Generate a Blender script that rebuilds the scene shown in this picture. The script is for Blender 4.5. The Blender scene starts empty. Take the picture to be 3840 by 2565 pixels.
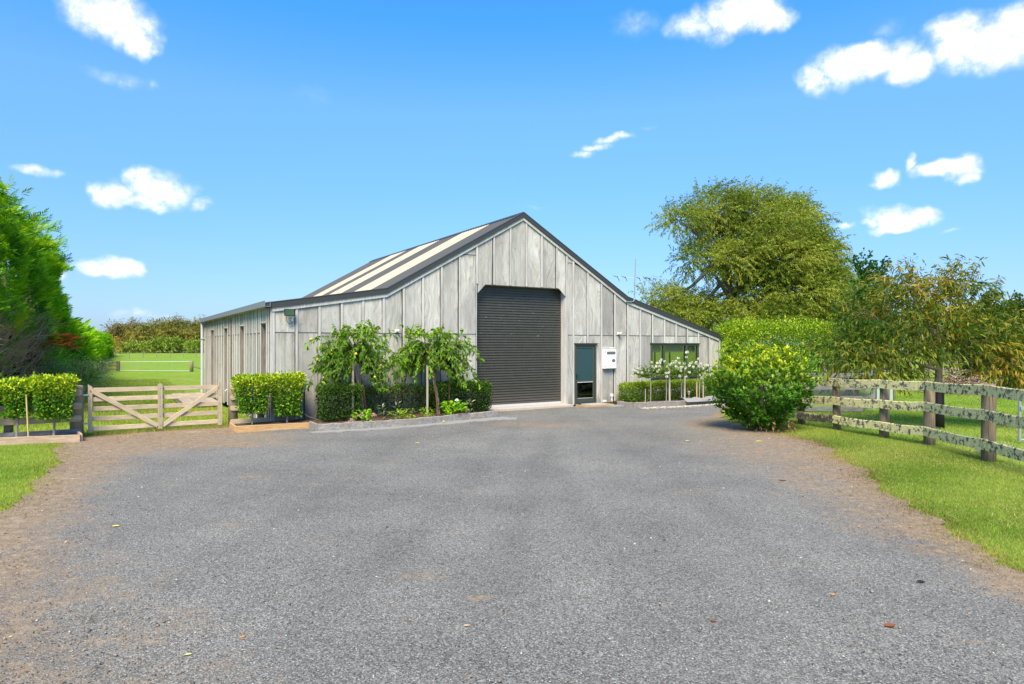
import bpy, math, random
import numpy as np
from mathutils import Vector, Matrix

SC = bpy.context.scene
COL = SC.collection
R = math.radians
rng = np.random.default_rng(7)
random.seed(7)

# ------------------------------------------------------------------ camera
cam_d = bpy.data.cameras.new('camera')
cam_d.sensor_width = 36.0
cam_d.lens = 22.78
cam_d.shift_y = 0.00195
cam_d.clip_start = 0.05
cam_d.clip_end = 3000.0
cam = bpy.data.objects.new('camera', cam_d)
cam.location = (0.0, 0.0, 2.13)
cam.rotation_euler = (R(90), 0, 0)
COL.objects.link(cam)
SC.camera = cam

# ------------------------------------------------------------------ node helper
class NT:
    def __init__(self, tree):
        self.t = tree
        tree.nodes.clear()
    def n(self, kind, **kw):
        nd = self.t.nodes.new(kind)
        ins = kw.pop('ins', {})
        for k, v in kw.items():
            setattr(nd, k, v)
        for k, v in ins.items():
            self.s(nd, k, v)
        return nd
    def s(self, nd, k, v):
        sock = nd.inputs[k]
        if isinstance(v, bpy.types.NodeSocket):
            self.t.links.new(v, sock)
        else:
            sock.default_value = v
    def m(self, op, a, b=None, c=None, clamp=False):
        nd = self.t.nodes.new('ShaderNodeMath')
        nd.operation = op
        nd.use_clamp = clamp
        self.s(nd, 0, a)
        if b is not None: self.s(nd, 1, b)
        if c is not None: self.s(nd, 2, c)
        return nd.outputs[0]
    def mix(self, f, a, b, mode='MIX'):
        nd = self.t.nodes.new('ShaderNodeMix')
        nd.data_type = 'RGBA'
        nd.blend_type = mode
        self.s(nd, 0, f); self.s(nd, 6, a); self.s(nd, 7, b)
        return nd.outputs[2]
    def ramp(self, f, stops, interp='LINEAR'):
        nd = self.t.nodes.new('ShaderNodeValToRGB')
        cr = nd.color_ramp
        cr.interpolation = interp
        while len(cr.elements) < len(stops): cr.elements.new(0.5)
        for e, (p, c) in zip(cr.elements, stops):
            e.position = p
            e.color = c if len(c) == 4 else (*c, 1)
        self.s(nd, 0, f)
        return nd.outputs[0]
    def noise(self, vec, scale, detail=3, rough=0.55, dist=0.0, out='Fac'):
        nd = self.n('ShaderNodeTexNoise', ins={'Scale': scale, 'Detail': detail, 'Roughness': rough, 'Distortion': dist})
        if vec is not None: self.s(nd, 'Vector', vec)
        return nd.outputs[out]
    def mapping(self, vec, scale=(1, 1, 1), loc=(0, 0, 0), rot=(0, 0, 0)):
        nd = self.n('ShaderNodeMapping')
        self.s(nd, 'Vector', vec)
        self.s(nd, 'Scale', scale); self.s(nd, 'Location', loc); self.s(nd, 'Rotation', rot)
        return nd.outputs[0]
    def bump(self, h, strength=0.3, dist=0.01):
        return self.n('ShaderNodeBump', ins={'Strength': strength, 'Distance': dist, 'Height': h}).outputs[0]

# ------------------------------------------------------------------ world: clear sky with fair weather clouds
SUN_EL, SUN_AZ = 52.0, 188.0     # azimuth clockwise from +Y: the sun stands behind the camera
w = bpy.data.worlds.new('World')
SC.world = w
w.cycles.sampling_method = 'MANUAL'
w.cycles.sample_map_resolution = 256
w.use_nodes = True
T = NT(w.node_tree)
sky = T.n('ShaderNodeTexSky', sky_type='NISHITA', sun_disc=False, sun_elevation=R(SUN_EL), sun_rotation=R(SUN_AZ),
          altitude=20.0, air_density=1.0, dust_density=0.6, ozone_density=1.2)
geo = T.n('ShaderNodeTexCoord')
sep = T.n('ShaderNodeSeparateXYZ', ins={0: geo.outputs['Generated']})
dx, dy, dz = sep.outputs
az = T.m('ARCTAN2', dx, dy)
az = T.m('WRAP', az, 1.05, -1.05)                      # the same kind of cloud field all round the horizon
hor = T.m('SQRT', T.m('ADD', T.m('MULTIPLY', dx, dx), T.m('MULTIPLY', dy, dy)))
el = T.m('ARCTAN2', dz, hor)
pv = T.n('ShaderNodeCombineXYZ', ins={0: az, 1: el, 2: 0.0}).outputs[0]
warp = T.n('ShaderNodeTexNoise', ins={'Vector': pv, 'Scale': 17.0, 'Detail': 3.0, 'Roughness': 0.6})
wsub = T.n('ShaderNodeVectorMath', operation='SUBTRACT', ins={0: warp.outputs['Color'], 1: (0.5, 0.5, 0.5)})
wmul = T.n('ShaderNodeVectorMath', operation='MULTIPLY', ins={0: wsub.outputs[0], 1: (0.060, 0.036, 0.0)})
pw = T.n('ShaderNodeVectorMath', operation='ADD', ins={0: pv, 1: wmul.outputs[0]}).outputs[0]
# centre azimuth, elevation, half width, half height (radians), thickness
CLOUDS = [
 (-0.559, 0.405, 0.040, 0.0214), (-0.535, 0.397, 0.030, 0.0178), (-0.515, 0.383, 0.018, 0.0118), (-0.547, 0.340, 0.029, 0.0074, 0.30), (-0.501, 0.337, 0.009, 0.0064, 0.25), (-0.553, 0.194, 0.016, 0.0129),
 (-0.503, 0.207, 0.030, 0.0173), (-0.514, 0.218, 0.023, 0.0093), (-0.449, 0.194, 0.012, 0.0071, 0.55), (-0.519, 0.188, 0.030, 0.0069, 0.80), (-0.552, 0.100, 0.024, 0.0085), (-0.559, 0.096, 0.016, 0.0057),
 (-0.627, 0.211, 0.020, 0.0058, 0.65), (-0.601, 0.092, 0.008, 0.0061, 0.60), (-0.524, 0.040, 0.020, 0.0045, 0.40), (-0.506, 0.037, 0.017, 0.0033, 0.30), (0.341, 0.448, 0.043, 0.0178), (0.376, 0.438, 0.024, 0.0143),
 (0.274, 0.442, 0.028, 0.0162, 0.60), (0.193, 0.452, 0.032, 0.0119, 0.28), (0.311, 0.427, 0.024, 0.0118, 0.45), (0.516, 0.365, 0.035, 0.0170), (0.477, 0.363, 0.027, 0.0180), (0.440, 0.350, 0.018, 0.0125, 0.90),
 (0.553, 0.351, 0.022, 0.0146), (0.488, 0.377, 0.026, 0.0114), (0.620, 0.361, 0.035, 0.0213), (0.600, 0.379, 0.023, 0.0133), (0.660, 0.370, 0.021, 0.0180), (0.650, 0.345, 0.031, 0.0171),
 (0.585, 0.358, 0.016, 0.0123, 0.75), (0.519, 0.401, 0.023, 0.0099, 0.22), (0.155, 0.304, 0.020, 0.0047, 0.62), (0.128, 0.295, 0.020, 0.0051, 0.60), (0.107, 0.285, 0.017, 0.0048, 0.50), (0.585, 0.223, 0.023, 0.0077),
 (0.610, 0.219, 0.014, 0.0123), (0.553, 0.232, 0.006, 0.0090, 0.90), (0.614, 0.204, 0.009, 0.0070, 0.85), (0.526, 0.213, 0.011, 0.0062), (0.535, 0.167, 0.022, 0.0113), (0.557, 0.167, 0.016, 0.0093, 0.90),
 (0.526, 0.153, 0.017, 0.0044, 0.85), (0.510, 0.162, 0.011, 0.0045, 0.70), (0.469, 0.162, 0.013, 0.0036, 0.55), (0.660, 0.051, 0.007, 0.0035, 0.40), (0.589, 0.144, 0.012, 0.0027, 0.25), (-0.296, 0.351, 0.031, 0.0126, 0.13),
 (0.203, 0.316, 0.022, 0.0040, 0.15), (0.033, 0.205, 0.022, 0.0043, 0.15),
]
dens = 0.0
for cl in CLOUDS:
    ca, ce, hw, hh = cl[:4]; st = cl[4] if len(cl) > 4 else 1.0
    q = T.n('ShaderNodeVectorMath', operation='MULTIPLY_ADD', ins={0: pw, 1: (1/hw, 1/hh, 0.0), 2: (-ca/hw, -ce/hh, 0.0)}).outputs[0]
    ln = T.n('ShaderNodeVectorMath', operation='LENGTH', ins={0: q}).outputs['Value']
    dens = T.m('MAXIMUM', dens, T.m('MULTIPLY_ADD', ln, -0.82*st, 1.52*st))
fine = T.noise(pv, 44.0, 5, 0.66)
soft = T.m('ADD', dens, T.m('MULTIPLY', T.m('SUBTRACT', fine, 0.5), T.m('MULTIPLY', dens, 1.7)))
cov = T.n('ShaderNodeMapRange', interpolation_type='SMOOTHSTEP', ins={'Value': soft, 'From Min': 0.05, 'From Max': 1.22}).outputs[0]
lowt = T.ramp(el, [(0.0, (0.36, 0.48, 0.80)), (0.105, (0.43, 0.60, 0.86)), (0.226, (0.49, 0.78, 1.05)), (0.34, (0.58, 0.96, 1.28)), (0.46, (0.32, 0.96, 1.40)), (1.0, (0.30, 0.92, 1.36))])
skc = T.mix(1.0, sky.outputs[0], lowt, 'MULTIPLY')
cloudc = T.ramp(fine, [(0.28, (4.6, 4.85, 5.6)), (0.60, (6.6, 6.6, 6.7))])
skc = T.mix(cov, skc, cloudc)
bg = T.n('ShaderNodeBackground', ins={'Color': skc, 'Strength': 0.13})
out = T.n('ShaderNodeOutputWorld', ins={'Surface': bg.outputs[0]})

# ------------------------------------------------------------------ sun
sun_d = bpy.data.lights.new('sun', 'SUN')
sun_d.energy = 4.8
sun_d.angle = R(28)
sun_d.color = (1.0, 0.865, 0.64)
sun = bpy.data.objects.new('sun', sun_d)
_a, _e = R(SUN_AZ), R(SUN_EL)
sd = Vector((math.sin(_a) * math.cos(_e), math.cos(_a) * math.cos(_e), math.sin(_e)))
sun.rotation_euler = sd.to_track_quat('Z', 'Y').to_euler()
sun.location = sd * 60
COL.objects.link(sun)

SC.view_settings.view_transform = 'Standard'
SC.view_settings.look = 'None'
SC.view_settings.exposure = 0.75
SC.view_settings.gamma = 1.0
SC.view_settings.use_curve_mapping = False
SC.cycles.max_bounces = 6
SC.cycles.transparent_max_bounces = 12
SC.cycles.use_denoising = True
# ------------------------------------------------------------------ mesh helpers
def link(o, parent=None):
    COL.objects.link(o)
    if parent is not None:
        o.parent = parent
    return o

def mesh_obj(name, verts, faces, mat, parent=None, smooth=False, tint=None, mats=None):
    me = bpy.data.meshes.new(name)
    if isinstance(faces, np.ndarray):
        V = np.asarray(verts, dtype=np.float32); nf, k = faces.shape
        me.vertices.add(len(V)); me.vertices.foreach_set('co', V.ravel())
        me.loops.add(nf * k); me.loops.foreach_set('vertex_index', faces.astype(np.int32).ravel())
        me.polygons.add(nf)
        me.polygons.foreach_set('loop_start', np.arange(0, nf * k, k, dtype=np.int32))
        me.update(calc_edges=True)
        me.validate()
    else:
        me.from_pydata([tuple(map(float, v)) for v in verts], [], faces)
        me.update()
    if tint is not None:
        ca = me.color_attributes.new('tint', 'FLOAT_COLOR', 'POINT')
        c = np.ones((len(verts), 4), dtype=np.float32); c[:, :3] = tint
        ca.data.foreach_set('color', c.ravel())
    if mats:
        for m_ in mats: me.materials.append(m_)
    else:
        me.materials.append(mat)
    if smooth:
        me.polygons.foreach_set('use_smooth', np.ones(len(me.polygons), dtype=bool))
    return link(bpy.data.objects.new(name, me), parent)

class MB:
    """collects shapes, then builds one mesh object"""
    def __init__(self): self.v = []; self.f = []
    def add(self, vs, fs):
        b = len(self.v)
        self.v += [tuple(p) for p in vs]
        self.f += [tuple(b + i for i in q) for q in fs]
        return self
    def box(self, x0, x1, y0, y1, z0, z1):
        vs = [(x0,y0,z0),(x1,y0,z0),(x1,y1,z0),(x0,y1,z0),(x0,y0,z1),(x1,y0,z1),(x1,y1,z1),(x0,y1,z1)]
        return self.add(vs, [(0,3,2,1),(4,5,6,7),(0,1,5,4),(1,2,6,5),(2,3,7,6),(3,0,4,7)])
    def cbox(self, x0, x1, y0, y1, z0, z1, c=0.006):
        """box with chamfered edges"""
        if min(x1-x0, y1-y0, z1-z0) < 2.2*c: c = min(x1-x0, y1-y0, z1-z0)*0.3
        import bmesh
        bm = bmesh.new(); bmesh.ops.create_cube(bm, size=1)
        for v in bm.verts:
            v.co = Vector(((x0+x1)/2+v.co.x*(x1-x0), (y0+y1)/2+v.co.y*(y1-y0), (z0+z1)/2+v.co.z*(z1-z0)))
        bmesh.ops.bevel(bm, geom=bm.edges[:], offset=c, segments=1, affect='EDGES')
        bm.verts.index_update()
        self.add([v.co[:] for v in bm.verts], [[v.index for v in f.verts] for f in bm.faces]); bm.free()
        return self
    def prism(self, poly, y0, y1):
        """polygon in x,z extruded along y"""
        n = len(poly)
        vs = [(x, y0, z) for x, z in poly] + [(x, y1, z) for x, z in poly]
        fs = [tuple(range(n)), tuple(range(2*n-1, n-1, -1))]
        fs += [((i+1) % n, i, n+i, n+(i+1) % n) for i in range(n)]
        return self.add(vs, fs)
    def slab(self, poly, z0, z1):
        """polygon in x,y extruded along z"""
        n = len(poly)
        vs = [(x, y, z0) for x, y in poly] + [(x, y, z1) for x, y in poly]
        fs = [tuple(range(n-1, -1, -1)), tuple(range(n, 2*n))]
        fs += [(i, (i+1) % n, n+(i+1) % n, n+i) for i in range(n)]
        return self.add(vs, fs)
    def bar(self, p, q, w, h, up=(0, 0, 1), c=0.004):
        """rectangular bar from p to q; w across, h along up"""
        p, q = Vector(p), Vector(q); d = (q-p); L = d.length; d.normalize()
        up = Vector(up); s = d.cross(up).normalized(); u = s.cross(d).normalized()
        t = MB(); t.cbox(-w/2, w/2, 0, L, -h/2, h/2, c)
        return self.add([p + s*v[0] + d*v[1] + u*v[2] for v in t.v], t.f)
    def tube(self, pts, rad, n=8, cap=True):
        pts = [Vector(p) for p in pts]
        if not hasattr(rad, '__len__'): rad = [rad]*len(pts)
        b = len(self.v); prev = None
        for i, p in enumerate(pts):
            d = (pts[min(i+1, len(pts)-1)] - pts[max(i-1, 0)]).normalized()
            ref = Vector((0, 0, 1)) if abs(d.z) < 0.9 else Vector((1, 0, 0))
            if prev is None: s = d.cross(ref).normalized()
            else:
                s = (prev - d*prev.dot(d))
                s = s.normalized() if s.length > 1e-6 else d.cross(ref).normalized()
            prev = s; u = d.cross(s)
            for k in range(n):
                a = 2*math.pi*k/n
                self.v.append(tuple(p + (s*math.cos(a) + u*math.sin(a))*rad[i]))
        for i in range(len(pts)-1):
            for k in range(n):
                self.f.append((b+i*n+k, b+i*n+(k+1) % n, b+(i+1)*n+(k+1) % n, b+(i+1)*n+k))
        if cap:
            self.f.append(tuple(b+k for k in range(n-1, -1, -1)))
            e = b+(len(pts)-1)*n
            self.f.append(tuple(e+k for k in range(n)))
        return self
    def lathe(self, prof, cx=0, cy=0, n=14):
        b = len(self.v)
        for r, z in prof:
            for k in range(n):
                a = 2*math.pi*k/n
                self.v.append((cx+r*math.cos(a), cy+r*math.sin(a), z))
        for i in range(len(prof)-1):
            for k in range(n):
                self.f.append((b+i*n+k, b+i*n+(k+1) % n, b+(i+1)*n+(k+1) % n, b+(i+1)*n+k))
        self.f.append(tuple(b+k for k in range(n-1, -1, -1)))
        e = b+(len(prof)-1)*n
        self.f.append(tuple(e+k for k in range(n)))
        return self
    def ball(self, c, r, n=8, m=6, sq=1.0):
        prof = [(max(r*math.sin(math.pi*i/m), 1e-4), c[2]-r*sq*math.cos(math.pi*i/m)) for i in range(m+1)]
        return self.lathe(prof, c[0], c[1], n)
    def build(self, name, mat, parent=None, smooth=False):
        return mesh_obj(name, self.v, self.f, mat, parent, smooth)

def tag(o, label, cat, group=None):
    o['label'] = label; o['category'] = cat
    if group: o['group'] = group
    return o
def thing(name, label, cat, loc=(0, 0, 0), rz=0.0, group=None):
    o = bpy.data.objects.new(name, None)
    o.empty_display_size = 0.2
    o.location = loc; o.rotation_euler = (0, 0, rz)
    link(o)
    return tag(o, label, cat, group)
def structure(o): o['kind'] = 'structure'; return o
def stuff(o): o['kind'] = 'stuff'; return o

def sstep(a, b, x):
    t = np.clip((np.asarray(x, dtype=float)-a)/(b-a), 0, 1); return t*t*(3-2*t)
def ground_z(X, Y):
    X = np.asarray(X, dtype=float); Y = np.asarray(Y, dtype=float)
    drop = -0.6*(1-np.exp(-np.clip(Y-16.8, 0, None)/15.0))
    drop = drop*(1-sstep(75, 150, Y))
    return drop*(1-sstep(-4, 9, X))

# ------------------------------------------------------------------ leaf helpers
def unit(a): return a/np.maximum(np.linalg.norm(a, axis=-1, keepdims=True), 1e-9)
def rnd_dir(n):
    return unit(rng.normal(size=(n, 3)))
def leaf_mesh(P, A, Nn, L, Wd, col, droop=0.0, long=False, fold=0.25):
    """P bases, A axis directions, Nn approximate normals; returns verts, triangles, colours"""
    n = len(P)
    L = np.broadcast_to(np.asarray(L, dtype=float).reshape(-1, 1), (n, 1)); Wd = np.broadcast_to(np.asarray(Wd, dtype=float).reshape(-1, 1), (n, 1))
    A = unit(A); S = unit(np.cross(A, Nn)); U = np.cross(S, A)
    dn = np.array([0, 0, -1.0])
    if not long:
        v = np.stack([P, P+A*L*0.5+S*Wd*0.5+U*Wd*fold+dn*L*droop*0.25, P+A*L+dn*L*droop, P+A*L*0.5-S*Wd*0.5+U*Wd*fold+dn*L*droop*0.25], 1)
        f = np.array([[0, 1, 2], [0, 2, 3]])
    else:
        c1, c2 = P+A*L*0.33+dn*L*droop*0.12, P+A*L*0.68+dn*L*droop*0.5
        v = np.stack([P, c1+S*Wd*0.5, c2+S*Wd*0.42, P+A*L+dn*L*droop*1.05, c2-S*Wd*0.42, c1-S*Wd*0.5], 1)
        f = np.array([[0, 1, 5], [1, 2, 5], [2, 4, 5], [2, 3, 4]])
    k = v.shape[1]
    F_ = (np.arange(n)[:, None, None]*k + f[None]).reshape(-1, 3)
    C = np.repeat(col, k, axis=0)
    return v.reshape(-1, 3), F_, C
def join_leaves(parts):
    vs, fs, cs, b = [], [], [], 0
    for v, f, c in parts:
        vs.append(v); fs.append(f+b); cs.append(c); b += len(v)
    return np.concatenate(vs), np.concatenate(fs), np.concatenate(cs)
def tints(n, a, b, jit=0.12, power=1.0):
    """random mix of two leaf colours with a little brightness jitter"""
    t = rng.random((n, 1))**power
    c = np.array(a)*(1-t)+np.array(b)*t
    return np.clip(c*(1+rng.normal(size=(n, 1))*jit), 0.004, 1)
# ------------------------------------------------------------------ materials
def mat(name):
    m = bpy.data.materials.new(name); m.use_nodes = True
    return m, NT(m.node_tree)
def finish(m, t, col, rough=0.7, normal=None, metal=0.0, spec=0.4, **kw):
    b = t.n('ShaderNodeBsdfPrincipled')
    t.s(b, 'Base Color', col); t.s(b, 'Roughness', rough); t.s(b, 'Metallic', metal); t.s(b, 'Specular IOR Level', spec)
    if normal is not None: t.s(b, 'Normal', normal)
    for k, v in kw.items(): t.s(b, k.replace('_', ' '), v)
    t.n('ShaderNodeOutputMaterial', ins={'Surface': b.outputs[0]})
    return m
def obj_vec(t, jitter=37.0):
    tc = t.n('ShaderNodeTexCoord'); oi = t.n('ShaderNodeObjectInfo')
    off = t.n('ShaderNodeVectorMath', operation='SCALE', ins={0: (1.0, 0.63, 0.41), 'Scale': t.m('MULTIPLY', oi.outputs['Random'], jitter)})
    v = t.n('ShaderNodeVectorMath', operation='ADD', ins={0: tc.outputs['Object'], 1: off.outputs[0]})
    return v.outputs[0], oi.outputs['Random'], tc.outputs['Object']

def wood(name, dark, light, stain=(0.22, 0.17, 0.14), grain=(16, 16, 1.1), stain_amt=0.35, var=0.2, rough=0.85, axis_rot=(0, 0, 0), lichen=None, lich_amt=0.5, bump=0.25):
    m, t = mat(name)
    v, rnd, raw = obj_vec(t)
    if axis_rot != (0, 0, 0): v = t.mapping(v, rot=axis_rot)
    g1 = t.noise(t.mapping(v, scale=grain), 1.0, 4, 0.6, 1.6)
    g2 = t.noise(t.mapping(v, scale=(grain[0]*4, grain[1]*4, grain[2]*1.5)), 1.0, 3, 0.6, 0.6)
    st = t.noise(t.mapping(v, scale=(3.0, 3.0, 0.55)), 1.0, 4, 0.6, 0.4)
    g = t.m('ADD', t.m('MULTIPLY', g1, 0.65), t.m('MULTIPLY', g2, 0.35))
    c = t.ramp(g, [(0.34, dark), (0.62, light)])
    s = t.n('ShaderNodeMapRange', ins={'Value': st, 'From Min': 0.52, 'From Max': 0.72}).outputs[0]
    c = t.mix(t.m('MULTIPLY', s, stain_amt), c, (*stain, 1))
    vv = t.m('ADD', 1.0-var/2, t.m('MULTIPLY', rnd, var))
    c = t.mix(1.0, c, t.n('ShaderNodeCombineColor', ins={0: vv, 1: vv, 2: vv}).outputs[0], 'MULTIPLY')
    if lichen:
        ln = t.noise(v, 9.0, 6, 0.72)
        ln2 = t.noise(v, 34.0, 4, 0.6)
        f = t.n('ShaderNodeMapRange', ins={'Value': t.m('ADD', t.m('MULTIPLY', ln, 0.75), t.m('MULTIPLY', ln2, 0.25)), 'From Min': 0.53-lich_amt*0.16, 'From Max': 0.57-lich_amt*0.16}).outputs[0]
        c = t.mix(f, c, t.mix(ln2, (lichen[0]*0.75, lichen[1]*0.75, lichen[2]*0.7, 1), (*[min(1, x*1.2) for x in lichen], 1)))
    return finish(m, t, c, rough, t.bump(g, bump, 0.004), spec=0.25)

def ply_mat():
    m, t = mat('weathered_plywood')
    v, rnd, raw = obj_vec(t, 61.0)
    # flowing plywood figure: stretched, distorted grain with swirls round the knots
    big = t.n('ShaderNodeTexNoise', ins={'Vector': t.mapping(v, scale=(2.2, 2.2, 1.0)), 'Scale': 1.0, 'Detail': 2.0})
    vv = t.n('ShaderNodeVectorMath', operation='MULTIPLY_ADD', ins={0: big.outputs['Color'], 1: (0.85, 0.0, 0.4), 2: v}).outputs[0]
    g1 = t.noise(t.mapping(vv, scale=(7.5, 7.5, 0.55)), 1.0, 4, 0.62, 1.1)
    g2 = t.noise(t.mapping(vv, scale=(55, 55, 1.6)), 1.0, 3, 0.6, 0.2)
    bl = t.noise(t.mapping(v, scale=(1.6, 1.6, 0.5)), 1.0, 3, 0.55)
    g = t.m('ADD', t.m('MULTIPLY', g1, 0.62), t.m('MULTIPLY', g2, 0.38))
    c = t.ramp(g, [(0.33, (0.245, 0.225, 0.20)), (0.47, (0.45, 0.43, 0.395)), (0.64, (0.60, 0.58, 0.535))])
    c = t.mix(t.n('ShaderNodeMapRange', ins={'Value': bl, 'From Min': 0.45, 'From Max': 0.75}).outputs[0], c, (0.30, 0.285, 0.275, 1))
    # knots in rows
    kn = t.n('ShaderNodeTexVoronoi', ins={'Vector': t.mapping(v, scale=(6.5, 0.0, 2.1)), 'Scale': 1.0, 'Randomness': 0.75})
    kd = t.n('ShaderNodeMapRange', ins={'Value': kn.outputs['Distance'], 'From Min': 0.05, 'From Max': 0.17, 'To Min': 1.0, 'To Max': 0.0}).outputs[0]
    sel = t.m('GREATER_THAN', t.noise(t.mapping(v, scale=(0.35, 0.0, 1.3)), 1.0, 1), 0.52)
    c = t.mix(t.m('MULTIPLY', t.m('MULTIPLY', kd, sel), 0.55), c, (0.20, 0.17, 0.145, 1))
    # rain streaks and bare dark edges
    sk = t.noise(t.mapping(v, scale=(13, 13, 0.28)), 1.0, 3, 0.6)
    c = t.mix(t.m('MULTIPLY', t.n('ShaderNodeMapRange', ins={'Value': sk, 'From Min': 0.56, 'From Max': 0.75}).outputs[0], 0.42), c, (0.215, 0.18, 0.16, 1))
    # darker brown along the edge where the sheet meets the next batten
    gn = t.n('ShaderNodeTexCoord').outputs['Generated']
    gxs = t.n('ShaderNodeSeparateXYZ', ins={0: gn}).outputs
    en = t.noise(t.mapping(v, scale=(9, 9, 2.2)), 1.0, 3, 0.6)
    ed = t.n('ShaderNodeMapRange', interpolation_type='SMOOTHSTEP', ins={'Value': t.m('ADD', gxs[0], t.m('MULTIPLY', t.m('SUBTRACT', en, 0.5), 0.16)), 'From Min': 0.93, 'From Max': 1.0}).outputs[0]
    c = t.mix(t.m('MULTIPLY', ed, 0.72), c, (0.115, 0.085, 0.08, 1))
    tpd = t.n('ShaderNodeMapRange', interpolation_type='SMOOTHSTEP', ins={'Value': t.m('ADD', gxs[2], t.m('MULTIPLY', t.m('SUBTRACT', sk, 0.5), 0.5)), 'From Min': 0.90, 'From Max': 1.08}).outputs[0]
    c = t.mix(t.m('MULTIPLY', tpd, 0.35), c, (0.16, 0.125, 0.11, 1))
    k = t.m('ADD', 0.80, t.m('MULTIPLY', rnd, 0.26))
    rz0 = t.n('ShaderNodeSeparateXYZ', ins={0: raw}).outputs[2]
    spl = t.n('ShaderNodeMapRange', interpolation_type='SMOOTHSTEP', ins={'Value': t.m('ADD', rz0, t.m('MULTIPLY', t.m('SUBTRACT', g1, 0.5), 0.7)), 'From Min': 0.5, 'From Max': 0.05}).outputs[0]
    c = t.mix(t.m('MULTIPLY', spl, 0.45), c, (0.20, 0.16, 0.115, 1))
    bl2 = t.noise(t.mapping(v, scale=(2.4, 2.4, 1.1)), 1.0, 5, 0.7)
    c = t.mix(t.m('MULTIPLY', t.n('ShaderNodeMapRange', ins={'Value': bl2, 'From Min': 0.54, 'From Max': 0.70}).outputs[0], 0.40), c, (0.255, 0.215, 0.185, 1))
    c = t.mix(1.0, c, t.n('ShaderNodeCombineColor', ins={0: k, 1: k, 2: t.m('MULTIPLY', k, 0.985)}).outputs[0], 'MULTIPLY')
    return finish(m, t, c, 0.9, t.bump(g, 0.25, 0.003), spec=0.2)

M = {}
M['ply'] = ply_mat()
M['batten'] = wood('grey_batten_timber', (0.37, 0.345, 0.325), (0.56, 0.535, 0.51), grain=(22, 22, 1.0), stain=(0.2, 0.15, 0.14), stain_amt=0.4, var=0.26, lichen=(0.55, 0.5, 0.27), lich_amt=-0.35)
M['gate_wood'] = wood('pale_gate_timber', (0.36, 0.275, 0.18), (0.56, 0.45, 0.32), grain=(2.0, 26, 26), stain_amt=0.25, var=0.2, stain=(0.25, 0.2, 0.15))
M['gate_wood_v'] = wood('pale_gate_upright_timber', (0.29, 0.23, 0.15), (0.46, 0.38, 0.27), grain=(24, 24, 1.5), stain_amt=0.25, var=0.15, stain=(0.25, 0.2, 0.14))
M['post_round'] = wood('round_post_timber', (0.20, 0.155, 0.10), (0.38, 0.31, 0.21), grain=(26, 26, 2.0), stain_amt=0.5, var=0.2, stain=(0.12, 0.14, 0.10))
M['old_post'] = wood('old_fence_post_timber', (0.065, 0.047, 0.032), (0.22, 0.17, 0.115), grain=(26, 26, 1.6), stain_amt=0.6, var=0.3, stain=(0.035, 0.03, 0.025))
M['lichen_rail'] = wood('lichen_covered_rail', (0.05, 0.05, 0.052), (0.12, 0.115, 0.11), grain=(2, 14, 14), stain_amt=0.3, var=0.1, stain=(0.04, 0.04, 0.04), lichen=(0.58, 0.52, 0.27), lich_amt=0.50, bump=0.5)
M['lichen_rail_dark'] = wood('mossy_low_rail', (0.04, 0.036, 0.03), (0.10, 0.09, 0.075), grain=(2, 14, 14), stain_amt=0.3, var=0.1, lichen=(0.36, 0.33, 0.19), lich_amt=0.12, bump=0.5)
M['grey_rail'] = wood('weathered_grey_rail', (0.14, 0.125, 0.115), (0.32, 0.30, 0.28), grain=(2, 20, 20), stain_amt=0.4, var=0.25, stain=(0.1, 0.09, 0.08))
M['sleeper'] = wood('orange_planter_timber', (0.36, 0.20, 0.085), (0.56, 0.36, 0.18), grain=(1.5, 18, 18), stain_amt=0.35, var=0.15, stain=(0.30, 0.16, 0.08))
M['planter_grey'] = wood('pale_planter_timber', (0.27, 0.185, 0.125), (0.46, 0.34, 0.25), grain=(1.5, 20, 20), stain_amt=0.4, var=0.2)
M['edging'] = wood('grey_sleeper_edging', (0.15, 0.135, 0.125), (0.33, 0.305, 0.28), grain=(2.0, 12, 12), stain_amt=0.55, var=0.15, stain=(0.22, 0.17, 0.12), bump=0.5)
M['stake'] = wood('pale_stake_timber', (0.25, 0.22, 0.17), (0.42, 0.38, 0.30), grain=(26, 26, 1.5), var=0.3)
M['stake_dark'] = wood('rusty_red_stake', (0.07, 0.028, 0.018), (0.15, 0.065, 0.04), grain=(26, 26, 1.5), var=0.2)
M['bamboo'] = wood('yellow_bamboo_cane', (0.42, 0.30, 0.13), (0.60, 0.45, 0.22), grain=(26, 26, 3), var=0.2)
M['bark'] = wood('grey_brown_bark', (0.09, 0.07, 0.055), (0.24, 0.20, 0.165), grain=(20, 20, 3), var=0.25, bump=0.7)
M['bark_pale'] = wood('pale_grey_bark', (0.17, 0.14, 0.125), (0.36, 0.32, 0.29), grain=(20, 20, 5), var=0.2, bump=0.6)
M['twig'] = wood('dead_brown_twig', (0.19, 0.135, 0.095), (0.44, 0.345, 0.265), grain=(8, 8, 8), var=0.3, stain=(0.07, 0.05, 0.04))
M['jamb'] = wood('dark_brown_jamb', (0.15, 0.12, 0.105), (0.31, 0.27, 0.245), grain=(18, 18, 1.2), stain_amt=0.5, var=0.25, stain=(0.10, 0.07, 0.06))  # darker brown than the wall sheets, used in the recessed openings
M['deck'] = wood('deck_timber', (0.25, 0.21, 0.17), (0.42, 0.36, 0.30), grain=(2, 20, 20), var=0.25)

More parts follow.
